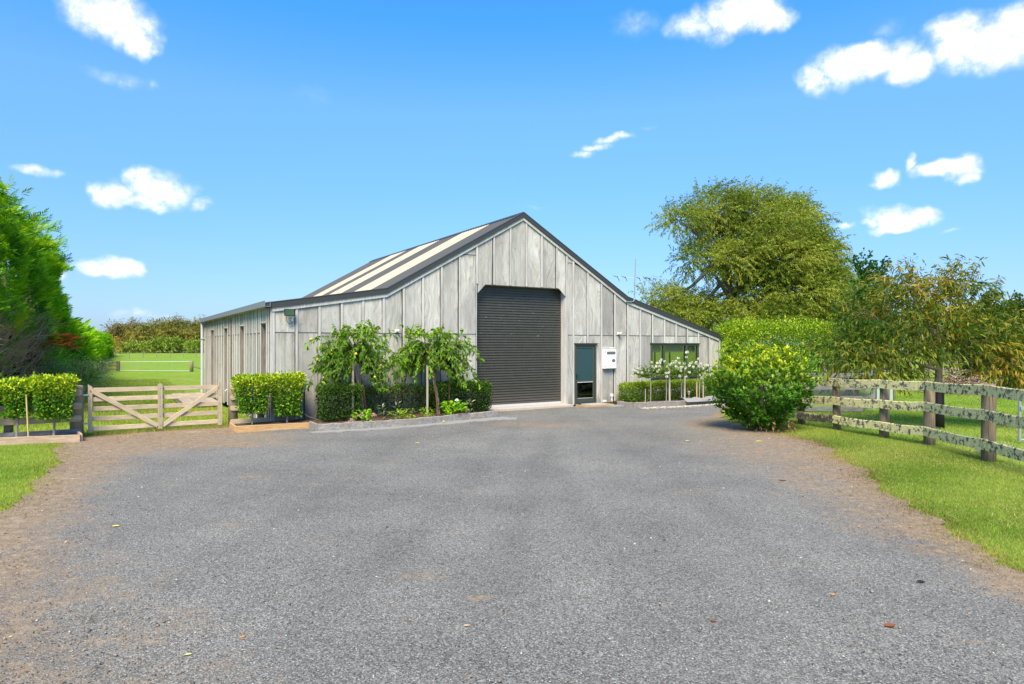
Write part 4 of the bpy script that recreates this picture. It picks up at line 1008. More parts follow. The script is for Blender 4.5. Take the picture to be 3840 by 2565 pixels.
MB().lathe([(0.09, -0.1), (0.085, 0.98), (0.07, 1.0)], 0.72, 0.03, 12).build('post', M['post_round'], rf, True)
for z in (1.03, 0.76, 0.485, 0.14):
    rail_on(rf, 'rail', (-0.05, -0.14, z), (1.02, -0.14, z), 0.125, 0.04, M['gate_wood'], clip_a=True)

# ------------------------------------------------------------------ planters, garden beds
def bw2(s, t): a = bw(s, t, 0); return (a[0], a[1])
def plank(parent, name, a, b, z0, z1, th, material):
    a, b = Vector((*a, 0)), Vector((*b, 0)); d = b-a; L = d.length
    o = MB().cbox(0, L, -th/2, th/2, z0, z1, 0.006).build(name, material, parent)
    o.location = a; o.rotation_euler = (0, 0, math.atan2(d.y, d.x))
    return o
op_ = thing('timber_planter', 'orange timber planter box right of the gate post', 'planter', (0, 0, 0))
A_, B_, C_, E_ = (-6.62, 15.51), (-5.06, 16.24), (-7.10, 16.33), (-5.65, 17.25)
plank(op_, 'front_board', A_, B_, 0.0, 0.165, 0.05, M['sleeper']); plank(op_, 'end_board', (C_[0]+0.02, C_[1]-0.04), (A_[0]-0.02, A_[1]+0.045), 0.0, 0.163, 0.05, M['sleeper'])
MB().slab([(A_[0]+0.03, A_[1]+0.03), (B_[0], B_[1]+0.03), E_, (C_[0]+0.03, C_[1]-0.02)], 0.0, 0.115).build('soil', M['soil'], op_)
lp = thing('timber_planter', 'pale low timber planter under the square clipped shrubs left of the gate', 'planter', (0, 0, 0))
A2, B2, C2 = (-9.36, 14.0), (-13.2, 13.95), (-9.70, 14.72)
a2 = Vector((-9.34, 14.02)); dirp = Vector((-math.cos(BANG-0.26), -math.sin(BANG-0.26)))
b2 = a2+dirp*3.6
plank(lp, 'front_board', b2, a2, 0.0, 0.17, 0.045, M['planter_grey']); plank(lp, 'end_board', (a2[0]+0.0, a2[1]+0.04), (-9.80, 14.62), 0.0, 0.175, 0.045, M['planter_grey'])
MB().slab([tuple(a2+Vector((-0.03, 0.03))), (-9.86, 14.6), (-13.6, 12.5), tuple(b2)], 0.0, 0.12).build('soil', M['soil'], lp)
# left bed in front of the barn wall
bed1 = [(-5.04, 16.17), (-4.68, 15.66), (-3.70, 16.15), (-2.62, 16.72), (-1.52, 17.80), (-0.42, 18.78), (-0.95, 19.98), (-5.75, 17.22)]
structure(MB().slab([(x, y) for x, y in bed1], 0.0, 0.13).build('garden_bed', M['soil']))
bed2 = [(3.62, 22.06), (4.03, 21.55), (4.78, 21.86), (6.07, 22.45), (7.20, 23.08), (8.1, 24.1), (7.6, 25.4), (3.55, 22.95)]
structure(MB().slab(bed2, 0.0, 0.12).build('garden_bed', M['soil']))
def edging(name, label, pts, h, th, material, wav=0.012):
    e = thing(name, label, 'garden edging', (*pts[0], 0))
    p0 = Vector(pts[0])
    for a, b in zip(pts[:-1], pts[1:]):
        a, b = Vector(a), Vector(b); d = b-a; L = d.length; n = max(2, int(L/0.16))
        nrm = Vector((d.y, -d.x)).normalized()
        vs, fs = [], []
        for i in range(n+1):
            p = a+d*(i/n)-p0
            hh = h+random.uniform(-wav, wav)*(0 < i < n); o = random.uniform(-0.006, 0.006)
            for off, zz in ((th/2+o, 0), (th/2+o, hh-0.012), (th/2-0.012+o, hh), (-th/2+0.012, hh), (-th/2, hh-0.012), (-th/2, 0)):
                vs.append((p.x+nrm.x*off, p.y+nrm.y*off, zz))
        for i in range(n):
            for k in range(6): fs.append((i*6+k, i*6+(k+1) % 6, (i+1)*6+(k+1) % 6, (i+1)*6+k))
        fs += [tuple(range(5, -1, -1)), tuple(n*6+k for k in range(6))]
        mesh_obj('sleeper', vs, fs, material, e)
    return e
edging('bed_edging', 'weathered grey edging round the bed left of the roller door', [(-5.04, 16.20), (-4.68, 15.66), (-3.70, 16.15), (-2.62, 16.72), (-1.52, 17.80), (-0.42, 18.78), (-0.95, 19.95)], 0.20, 0.06, M['edging'])
edging('bed_edging', 'weathered grey edging round the rose bed right of the green door', [(3.60, 22.10), (4.03, 21.52), (4.78, 21.83), (6.07, 22.42), (7.2, 23.05), (8.1, 24.0)], 0.19, 0.05, M['edging'])
# pale mortar apron spilt in front of the left edging
ap = [(-5.0, 15.42), (-4.4, 15.40), (-3.6, 15.78), (-2.6, 16.32), (-1.4, 17.30), (-0.5, 17.95), (0.05, 18.0), (0.1, 18.5), (-0.35, 18.70), (-1.50, 17.78), (-2.60, 16.70), (-3.68, 16.12), (-4.66, 15.63)]
apm = []
for i, (x, y) in enumerate(ap):
    nx_, ny_2 = ap[(i+1) % len(ap)]
    for k in range(5):
        u = k/5; j = 0.10 if i < 8 else 0.0
        apm.append((x+(nx_-x)*u+random.uniform(-j, j), y+(ny_2-y)*u+random.uniform(-j, j)))
structure(MB().slab(apm, 0.0, 0.030).build('path_apron', M['mortar']))
# white pebbles along the right edging
n = 900
u = rng.random(n); ex = np.interp(u, [0, 0.3, 0.7, 1], [4.2, 5.1, 6.3, 7.4]); ey = np.interp(u, [0, 0.3, 0.7, 1], [21.35, 21.75, 22.3, 22.95])-np.abs(rng.normal(size=n))*0.26-0.03
s_ = 0.008+0.016*rng.random(n)
base = np.array([(1, 0, 0), (0, 1, 0), (-1, 0, 0), (0, -1, 0), (0, 0, 0.75), (0, 0, -0.5)], dtype=float)
Vs = base[None]*s_[:, None, None]*(0.6+0.8*rng.random((n, 6, 1)))+np.stack([ex, ey, 0.02+s_*0.4], 1)[:, None]
f = np.array([(0, 1, 4), (1, 2, 4), (2, 3, 4), (3, 0, 4), (1, 0, 5), (2, 1, 5), (3, 2, 5), (0, 3, 5)])
cc = np.repeat(tints(n, (0.22, 0.20, 0.17), (0.62, 0.60, 0.56), 0.1), 6, axis=0)
stuff(tag(mesh_obj('white_pebbles', Vs.reshape(-1, 3), (np.arange(n)[:, None, None]*6+f[None]).reshape(-1, 3), M['stone'], tint=cc), 'white pebbles spilling along the rose bed edging', 'pebbles'))
# rumpled weed mat over the right end of the edging
wm = []
nu, nv = 26, 9
for i in range(nu):
    for j in range(nv):
        a = i/(nu-1); b = j/(nv-1)
        x = 5.9+1.9*a-0.20*(b-0.5)*1.2; y = 22.50+0.98*a+0.55*(b-0.45)
        z = 0.205+0.05*math.sin(a*9+b*2)*math.sin(b*3.1)+0.035*math.sin(a*23+b*5)*b-0.14*max(0, 0.35-b)*1.5
        wm.append((x, y, max(z, 0.03)))
tag(mesh_obj('weed_mat', wm, [(i*nv+j, (i+1)*nv+j, (i+1)*nv+j+1, i*nv+j+1) for i in range(nu-1) for j in range(nv-1)], M['matcloth'], smooth=True), 'rumpled grey weed mat cloth over the rose bed edge', 'weed mat')

# hose stand beside the planter
hsn = thing('hose_stand', 'black hose stand with yellow fitting against the left barn wall', 'hose stand', (-5.45, 17.0, 0.1))
MB().tube([(0, 0, 0), (0, 0, 0.85)], 0.022, 8).build('post', M['black'], hsn)
MB().tube([(-0.09, -0.03, 0.70), (-0.06, -0.03, 0.80), (0.0, -0.02, 0.88), (0.02, -0.02, 0.98)], [0.035, 0.06, 0.065, 0.03], 8).build('sprayer', M['galv'], hsn)
MB().tube([(-0.04, -0.02, 0.92), (0.04, -0.02, 1.0)], 0.045, 7).build('sprayer_cap', M['black'], hsn)
MB().tube([(-0.11, -0.03, 0.62), (-0.09, -0.03, 0.71)], 0.03, 7).build('nozzle', M['tapyellow'], hsn)
MB().tube([(-0.12, -0.03, 0.62), (-0.15, -0.04, 0.45), (-0.08, -0.06, 0.28), (0.12, -0.10, 0.14), (0.45, -0.14, 0.04)], 0.012, 6).build('hose', M['black'], hsn)

# garden light and stakes
def stake(label, x, y, h, w_, material, lean=(0, 0), z0=0.1, name='garden_stake'):
    o = MB().bar((0, 0, 0), (lean[0], lean[1], h), w_, w_, up=(0, 1, 0)).build(name, material)
    o.location = (x, y, z0)
    return tag(o, label, 'stake', 'stakes in the garden beds')
stake('pale square stake in front of the left weeping tree', -4.17, 17.0, 1.55, 0.055, M['stake'])
stake('rusty red stake leaning right of the left weeping tree trunk', -3.93, 17.55, 1.05, 0.045, M['stake_dark'], (-0.12, 0.02))
stake('rusty red stake left of the left weeping tree trunk', -4.22, 17.62, 1.25, 0.045, M['stake_dark'], (-0.03, 0))
stake('pale grey stake left of the right weeping tree trunk', -2.32, 17.78, 1.45, 0.055, M['stake'])
stake('rusty red stake leaning beside the right weeping tree trunk', -2.02, 17.80, 1.35, 0.045, M['stake_dark'], (-0.14, 0.05))
stake('dark red stake behind the large leaved plant', -1.80, 18.6, 0.95, 0.04, M['stake_dark'])
for lab, x, y, h, wd, m_ in [('pale thick stake at the second white rose', 5.47, 22.50, 1.15, 0.055, 'stake'), ('pale thick stake at the third white rose', 6.10, 22.90, 1.15, 0.06, 'stake'),
  ('yellow cane left of the rightmost rose', 6.62, 23.22, 0.75, 0.035, 'bamboo'), ('pale stake right of the rightmost rose', 6.80, 23.05, 0.95, 0.04, 'stake'), ('short thin stake left of the first white rose', 4.54, 22.06, 0.5, 0.025, 'stake')]:
    stake(lab, x, y, h, wd, M[m_])
gl_ = thing('garden_light', 'small bronze garden light among the white roses', 'garden light', (6.23, 22.82, 0.1))
MB().tube([(0, 0, 0), (0, 0, 0.24)], 0.012, 6).build('stem', M['post_round'], gl_)
MB().lathe([(0.03, 0.24), (0.04, 0.32), (0.055, 0.33), (0.04, 0.37), (0.01, 0.385)], 0, 0, 10).build('lamp_head', M['post_round'], gl_)

# ------------------------------------------------------------------ lichened post and rail fence on the right
pf = thing('post_and_rail_fence', 'curving three rail fence covered in yellow lichen on the right', 'fence', (0, 0, 0))
FP = [(8.35, 9.6), (8.66, 11.78), (8.79, 13.65), (8.48, 14.77), (8.07, 16.08), (7.66, 17.15), (7.1, 18.5)]
FZ = [(1.31, 0.86, 0.33), (1.30, 0.85, 0.315), (1.255, 0.82, 0.30), (1.225, 0.77, 0.275), (1.19, 0.73, 0.275), (1.17, 0.70, 0.255), (1.15, 0.68, 0.24)]
for (x, y), zz, r in zip(FP, FZ, (0.10, 0.115, 0.105, 0.10, 0.09, 0.09, 0.09)):
    pts = [(r*1.06, -0.15), (r*1.03, 0.3), (r, zz[0]+0.02), (r*0.93, zz[0]+0.075+(0.03 if r > 0.11 else -0.05)), (r*0.7, zz[0]+0.08+(0.03 if r > 0.11 else -0.05))]
    o = MB().lathe(pts, 0, 0, 14).build('post', M['old_post'], pf, True); o.location = (x, y, 0); o.rotation_euler = (random.uniform(-.015, .015), random.uniform(-.02, .02), random.random())
def rough_rail(a, b, za, zb, h, th, material, lich=True):
    a, b = Vector((*a, za)), Vector((*b, zb)); d = b-a; L = d.length; n = max(6, int(L/0.05))
    vs, fs = [], []
    side = Vector((d.y, -d.x, 0)).normalized(); side = side if side.x < 0 else -side
    for i in range(n+1):
        p = a+d*(i/n); t_ = random.uniform(0, 0.012) if lich else 0; k = random.uniform(-0.003, 0.003)
        sag = -0.02*math.sin(math.pi*i/n)
        for off, z in ((th/2+k, -h/2), (th/2+k, h/2-0.01), (th/4, h/2+t_), (-th/4, h/2+t_*0.7), (-th/2, h/2-0.01), (-th/2, -h/2)):
            vs.append(tuple(p+side*off+Vector((0, 0, z+sag))))
    for i in range(n):
        for k in range(6): fs.append((i*6+k, i*6+(k+1) % 6, (i+1)*6+(k+1) % 6, (i+1)*6+k))
    fs += [tuple(range(5, -1, -1)), tuple(n*6+k for k in range(6))]
    return mesh_obj('rail', vs, fs, material, pf)
off = Vector((-0.125, -0.04))
for i in range(len(FP)-1):
    a, b = Vector(FP[i])+off, Vector(FP[i+1])+off
    dd = (b-a).normalized()*0.004
    for k in range(3):
        rough_rail(a+dd, b-dd, FZ[i][k], FZ[i+1][k], 0.19, 0.045, M['lichen_rail'] if not (k == 2 and i >= 4) and not (k == 1 and i == 4 and False) else M['lichen_rail_dark'])
# sagging stock wire along the foot of the fence
wr = MB()
wpts = [Vector((x+0.13, y+0.02, 0)) for x, y in FP]
tot = []
for i in range(len(wpts)-1):
    seg = int((wpts[i+1]-wpts[i]).length/0.15)
    for k in range(seg): tot.append(wpts[i]+(wpts[i+1]-wpts[i])*(k/seg))
tot.append(wpts[-1])
for z in (0.05, 0.17, 0.29, 0.41):
    wr.tube([p+Vector((random.uniform(-.01, .01), 0, z*(1.0 if i < 26 else 1.0)+random.uniform(-.02, .02)-0.03*math.sin(i*0.4)**2)) for i, p in enumerate(tot)], 0.0022, 3, cap=False)
for i, p in enumerate(tot):
    wr.tube([p+Vector((0, 0, 0.0)), p+Vector((random.uniform(-.02, .02), random.uniform(-.02, .02), 0.2)), p+Vector((random.uniform(-.03, .03), 0, 0.40))], 0.0018, 3, cap=False)
wr.build('stock_wire', M['wire'], pf)
# galvanised gate at the right edge of the frame
gg = thing('pipe_gate', 'galvanised steel pipe gate at the right edge behind the fence', 'gate', (10.86, 13.86, 0))
MB().tube([(0, 0, 0.05), (0, 0, 1.15)], 0.032, 8).build('stile', M['galv'], gg)
MB().tube([(0, 0, 0.08), (2.2, -0.3, 0.08)], 0.025, 8).build('bottom_rail', M['galv'], gg)
MB().tube([(0, 0, 1.13), (2.2, -0.3, 1.13)], 0.025, 8).build('top_rail', M['galv'], gg)
MB().cbox(-0.02, 0.06, -0.06, 0.03, 0.72, 0.80).build('latch', M['galv'], gg)
cw = MB()
for q in range(40):
    a0 = random.random()*6.28; r0 = random.uniform(0.12, 0.34)
    cw.tube([(r0*math.cos(a0+a)+random.uniform(-.03, .03), 0.5*r0*math.sin(a0+a), 0.10+0.07*math.sin(a*1.7+q)+random.uniform(-.02, .02)) for a in np.linspace(0, 4.5, 9)], 0.003, 3, cap=False)
cwo = cw.build('wire_tangle', M['wire']); cwo.location = (9.35, 12.6, 0.0); tag(cwo, 'tangled coil of old fencing wire in the grass by the fence', 'wire coil')
# old animal pen behind: grey rails and netting
pen = thing('animal_pen', 'weathered grey rail pen with diamond netting behind the fence', 'pen', (9.2, 20.3, 0))
for z in (1.15, 0.78, 0.42, 0.10):
    rail_on(pen, 'rail', (-1.6, 0.1, z), (1.72, -0.15, z), 0.15, 0.04, M['grey_rail'])
for x in (-1.55, 0.1, 1.62): MB().cbox(x-0.05, x+0.05, 0.0, 0.10, -0.05, 1.2).build('post', M['old_post'], pen)
for z in (1.15, 0.75, 0.35): rail_on(pen, 'rail', (1.72, -0.15, z), (3.4, 2.2, z), 0.15, 0.04, M['grey_rail'])
MB().cbox(3.3, 3.42, 2.1, 2.22, -0.05, 1.2).build('post', M['old_post'], pen)
nt_ = MB()
for q in range(56):
    x0 = -1.7+q*0.07
    for s in (1, -1):
        a = (x0, -0.12, 0.05); b = (x0+s*0.55, -0.12, 0.85)
        lo, hi = -1.65, 2.05
        if lo < b[0] < hi: nt_.tube([a, b], 0.0028, 3, cap=False)
nt_.build('netting', M['wire'], pen)
nr = MB()
for q in range(46):
    a0 = random.random()*6.28
    nr.tube([(1.95+0.13*math.cos(a0+z*2), -0.1+0.13*math.sin(a0+z*2), z) for z in np.linspace(0.08, 1.0, 8)], 0.0026, 3, cap=False)
nr.build('netting_roll', M['wire'], pen)
# pale green corrugated panel leaning behind the pen
gp = thing('corrugated_panel', 'pale green corrugated steel panel standing behind the pen', 'panel', (13.35, 24.0, 0.0), 0.1)
vs, fs = [], []
for i in range(37):
    x = i*0.0225; y = 0.012*math.sin(i*1.57)
    vs += [(x, y, 0.02), (x, y, 0.72)]
for i in range(36): fs.append((2*i, 2*i+2, 2*i+3, 2*i+1))
mesh_obj('sheet', vs, fs, M['greenpanel'], gp, True)
MB().cbox(0.81, 0.87, -0.03, 0.03, 0, 0.78).build('post', M['old_post'], gp)
# distant paddock rail behind the fruit tree
fr2 = thing('paddock_fence', 'grey paddock fence glimpsed under the copper leaved tree', 'fence', (20.5, 36.5, 0), 0.05)
for x in (-3.0, 0.0, 3.0, 6.0, 9.0, 12.0): MB().cbox(x-0.07, x+0.07, -0.07, 0.07, 0, 1.2).build('post', M['grey_rail'], fr2)
for z in (1.05, 0.65): rail_on(fr2, 'rail', (-3, -0.1, z), (12, -0.1, z), 0.16, 0.04, M['grey_rail'])

# ------------------------------------------------------------------ fences beyond the gate
def zg(x, y): return float(ground_z(x, y))
mf = thing('rail_fence', 'dark old three rail fence stub beside the far end of the conifer hedge', 'fence', (-39.2, 64.5, zg(-39.2, 64.5)))
for x in (-4.2, 0.0): MB().cbox(x-0.13, x+0.13, -0.12, 0.12, -0.1, 1.0).build('post', M['old_post'], mf)
for z in (0.85, 0.55, 0.2): rail_on(mf, 'rail', (-4.6, -0.15, z), (0.0, -0.15, z), 0.13, 0.05, M['old_post'])
wg = thing('wire_gate', 'wire field gate with white top bar across the far pasture', 'gate', (-39.0, 64.2, zg(-39, 64.2)))
MB().tube([(0.15, 0, 0.93), (7.6, -1.0, 1.0)], 0.03, 6).build('top_bar', M['alu'], wg)
MB().tube([(0.15, 0, 0.08), (7.6, -1.0, 0.08)], 0.025, 6).build('bottom_bar', M['alu'], wg)
for q in range(6): MB().tube([(0.15, 0, 0.2+q*0.12), (7.6, -1.0, 0.2+q*0.12)], 0.004, 3).build('wire', M['wire'], wg)
for q in range(5): MB().tube([(0.15+q*1.86, -0.25*q, 0.08), (0.15+q*1.86, -0.25*q, 0.95)], 0.012, 4).build('dropper', M['wire'], wg)
sf = thing('strainer_fence', 'strainer post with diagonal stay and thin wire fence beyond the gate', 'fence', (-31.2, 63.1, zg(-31.2, 63.1)))
MB().lathe([(0.17, -0.1), (0.165, 1.0), (0.14, 1.06)], 0, 0, 12).build('strainer_post', M['post_round'], sf, True)
MB().tube([(0.1, 0, 0.52), (2.1, 0.1, -0.02)], 0.05, 7).build('stay', M['old_post'], sf)
for q, x in enumerate((2.6, 4.4, 6.2, 7.8, 9.6, 11.4)): MB().tube([(x, 0, -0.1), (x+random.uniform(-.08, .08), 0, 0.95)], 0.035, 5).build('batten_post', M['old_post'], sf)
for q in range(6): MB().tube([(0, 0, 0.15+q*0.15), (12, 0, 0.15+q*0.15)], 0.004, 3).build('wire', M['wire'], sf)
ff = thing('boundary_fence', 'long wire boundary fence with many thin posts before the distant trees', 'fence', (-95, 108, zg(-95, 108)))
for q in range(44):
    x = q*1.75+28; y = x*0.62-16.0
    MB().tube([(x, y, zg(-95+x, 108+y)-zg(-95, 108)-0.1), (x, y, zg(-95+x, 108+y)-zg(-95, 108)+1.15)], 0.055, 5).build('post', M['grey_rail'], ff)
for z in (0.3, 0.7, 1.05): MB().tube([(28+x, (28+x)*0.62-16, zg(-67+x, 108+(28+x)*0.62-16)-zg(-95, 108)+z) for x in np.arange(0, 77, 4.0)], 0.008, 3, cap=False).build('wire', M['wire'], ff)
# ------------------------------------------------------------------ plants
UP = np.array([0, 0, 1.0])
def leaves_obj(parent, parts, material='leaf', name='foliage'):
    v, f, c = join_leaves(parts) if isinstance(parts, list) else parts
    o = mesh_obj(name, v, f, M[material], parent, tint=c)
    return o
def fbm(p, s):
    """cheap smooth noise in -1..1"""
    x, y, z = p[:, 0]*s, p[:, 1]*s, p[:, 2]*s
    return (np.sin(x*1.7+1.3*np.sin(y*1.1+0.7)+z*0.6)+np.sin(y*2.1+1.7*np.sin(z*1.3)+x*0.5)+np.sin(z*2.3+1.1*np.sin(x*1.9+2.0)+y*0.8))/3
def box_crown(n, c, hx, hy, hz, rot, lsize, lw, ca, cb, ctop=None, shell=0.16, rough=0.04, taper=0.0, inward=0.25, bias=0.55):
    """leaves through the outer shell of a clipped block; hx,hy,hz half sizes"""
    k = rng.random((n, 3))*2-1
    areas = np.array([hy*hz, hx*hz, hx*hy]); ax = rng.choice(3, size=n, p=areas/areas.sum())
    sg = np.where(rng.random(n) < 0.5, -1.0, 1.0)
    sg[ax == 2] = np.where(rng.random((ax == 2).sum()) < 0.8, 1.0, -1.0)
    depth = np.abs(rng.normal(size=n))*shell
    half = np.array([hx, hy, hz])
    P = k*half
    nr = np.zeros((n, 3)); ar = np.arange(n)
    P[ar, ax] = sg*(half[ax]-np.minimum(depth, half[ax])); nr[ar, ax] = sg
    if taper:
        P[:, :2] *= (1-taper*(0.5-0.5*P[:, 2:3]/hz))
    # soften corners
    q = np.abs(P)/half; over = np.clip(np.sort(q, axis=1)[:, 1]+np.sort(q, axis=1)[:, 2]-1.75, 0, 1)[:, None]
    P *= (1-over*0.25)
    P += nr*(fbm(P, 3.0)*rough)[:, None]+rng.normal(size=(n, 3))*rough*0.5
    A = unit(nr*bias+rnd_dir(n)*0.9+UP*0.35)
    Nn = unit(nr*0.6+rnd_dir(n)*0.7+UP*0.3)
    L = lsize*(0.65+0.6*rng.random(n))
    col = tints(n, ca, cb, 0.16, 1.3)
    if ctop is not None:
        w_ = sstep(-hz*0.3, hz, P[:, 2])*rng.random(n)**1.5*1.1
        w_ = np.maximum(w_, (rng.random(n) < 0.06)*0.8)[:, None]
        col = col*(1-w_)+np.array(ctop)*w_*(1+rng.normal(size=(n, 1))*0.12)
    cr, sr = math.cos(rot), math.sin(rot)
    Rm = np.array([[cr, sr, 0], [-sr, cr, 0], [0, 0, 1]])
    return leaf_mesh(P@Rm+np.array(c), A@Rm, Nn@Rm, L, L*lw, np.clip(col, 0.004, 1))
def twigs_in(parent, base, tips, r0, material='bark', name='branches', jit=0.05, n=5):
    mb = MB()
    base = Vector(base)
    for tp in tips:
        tp = Vector(tp); mid = base.lerp(tp, 0.5)+Vector((random.uniform(-jit, jit), random.uniform(-jit, jit), random.uniform(0, jit)))
        mb.tube([base, mid, tp], [r0, r0*0.7, r0*0.3], n)
    return mb.build(name, M[material], parent)

# --- square clipped shrubs on stems
SHRUBS = [
 ('square clipped glossy shrub left in the orange planter', -6.50, 16.20, 0.42, 0.31, 0.42, 1.31, 0.30),
 ('square clipped glossy shrub right in the orange planter near the barn corner', -5.78, 16.64, 0.41, 0.31, 0.30, 1.33, 0.38),
 ('square clipped glossy shrub nearest the gate post on the left', -10.04, 14.20, 0.39, 0.32, 0.50, 1.40, 0.28),
 ('narrow clipped glossy shrub on a thin stem beside the cane', -10.66, 13.95, 0.23, 0.24, 0.58, 1.34, 0.25),
 ('clipped glossy shrub cut by the left edge of the frame', -11.30, 13.72, 0.33, 0.30, 0.54, 1.31, 0.2)]
for lab, x, y, hx, hy, z0, z1, tp_ in SHRUBS:
    t_ = thing('clipped_shrub', lab, 'shrub', (x, y, 0.10), BANG, 'square clipped shrubs beside the gate')
    zc, hz = (z0+z1)/2-0.10, (z1-z0)/2
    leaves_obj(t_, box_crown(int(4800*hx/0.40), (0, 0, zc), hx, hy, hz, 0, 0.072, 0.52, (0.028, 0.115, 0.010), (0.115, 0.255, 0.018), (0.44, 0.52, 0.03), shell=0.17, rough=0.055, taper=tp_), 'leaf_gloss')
    mb = MB().tube([(0, 0, 0), (0.01, 0.01, z0*0.6), (0, 0, zc)], [0.026, 0.022, 0.012], 7); mb.build('trunk', M['bark_pale'], t_)
    twigs_in(t_, (0, 0, z0-0.12), [(random.uniform(-hx, hx)*0.8, random.uniform(-hy, hy)*0.8, zc+random.uniform(-hz, hz)*0.8) for _ in range(12)], 0.012, 'bark')
stake('yellow bamboo cane beside the narrow clipped shrub', -10.34, 13.86, 0.95, 0.028, M['bamboo'], (-0.05, 0), 0.1, 'bamboo_cane')

# --- dark clipped hedges in the left bed
def hedge(name, label, s0, s1, t0, t1, z0, z1, n, lsize, lw, ca, cb, ctop, gloss='leaf_gloss', sparse=False, group=None, stems=6):
    c = bw((s0+s1)/2, (t0+t1)/2, 0.1)
    h_ = thing(name, label, 'hedge', c, BANG, group)
    zc, hz = (z0+z1)/2-0.1, (z1-z0)/2
    leaves_obj(h_, box_crown(n, (0, 0, zc), (s1-s0)/2, (t1-t0)/2, hz, 0, lsize, lw, ca, cb, ctop, shell=0.11 if not sparse else 0.16, rough=0.055), gloss)
    mb = MB()
    for q in range(stems):
        x = -(s1-s0)/2+(s1-s0)*(q+0.5)/stems
        for k in range(2):
            mb.tube([(x, 0, 0), (x+random.uniform(-.1, .1), random.uniform(-.06, .06), zc*0.6), (x+random.uniform(-.25, .25), random.uniform(-.2, .2), zc+hz*random.uniform(0, 0.7))], [0.016, 0.011, 0.004], 5)
    mb.build('stems', M['bark'], h_)
    return h_
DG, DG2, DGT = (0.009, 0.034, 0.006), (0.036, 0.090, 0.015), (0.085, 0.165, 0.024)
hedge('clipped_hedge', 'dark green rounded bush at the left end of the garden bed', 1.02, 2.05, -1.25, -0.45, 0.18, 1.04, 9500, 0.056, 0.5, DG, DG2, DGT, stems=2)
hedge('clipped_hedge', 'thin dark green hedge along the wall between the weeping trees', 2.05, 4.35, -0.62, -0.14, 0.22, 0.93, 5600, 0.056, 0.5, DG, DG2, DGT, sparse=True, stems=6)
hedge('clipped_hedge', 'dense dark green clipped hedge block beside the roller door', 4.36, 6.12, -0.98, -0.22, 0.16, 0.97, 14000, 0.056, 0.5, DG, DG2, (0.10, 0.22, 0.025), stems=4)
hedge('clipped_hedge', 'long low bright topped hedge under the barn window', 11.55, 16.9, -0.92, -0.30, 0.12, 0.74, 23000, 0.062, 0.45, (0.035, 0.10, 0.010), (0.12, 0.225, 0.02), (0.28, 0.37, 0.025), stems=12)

# --- weeping fruit trees
def arc_strand(p0, d0, L, n, droop, sway=0.05):
    """polyline that leaves p0 along d0 and bends down"""
    pts = [np.array(p0, dtype=float)]; d = unit(np.array(d0, dtype=float)); st = L/n
    for i in range(n):
        d = unit(d+np.array([0, 0, -1.0])*droop+rng.normal(size=3)*sway)
        pts.append(pts[-1]+d*st)
    return np.array(pts)
def strand_leaves(pts, per, L, lw, ca, cb, droop=0.5, hang=0.6, spread=0.8, long=True, cmix=None):
    seg = len(pts)-1
    n = int(per*seg)
    u = rng.random(n)*seg; i = u.astype(int); fr = (u-i)[:, None]
    P = pts[i]*(1-fr)+pts[i+1]*fr; D = unit(pts[i+1]-pts[i])
    A = unit(D*0.5+rnd_dir(n)*spread-UP*hang); Nn = unit(rnd_dir(n)+UP*0.6)
    LL = L*(0.6+0.6*rng.random(n))
    return leaf_mesh(P, A, Nn, LL, LL*lw, tints(n, ca, cb, 0.15), droop, long)
fruit_me = None
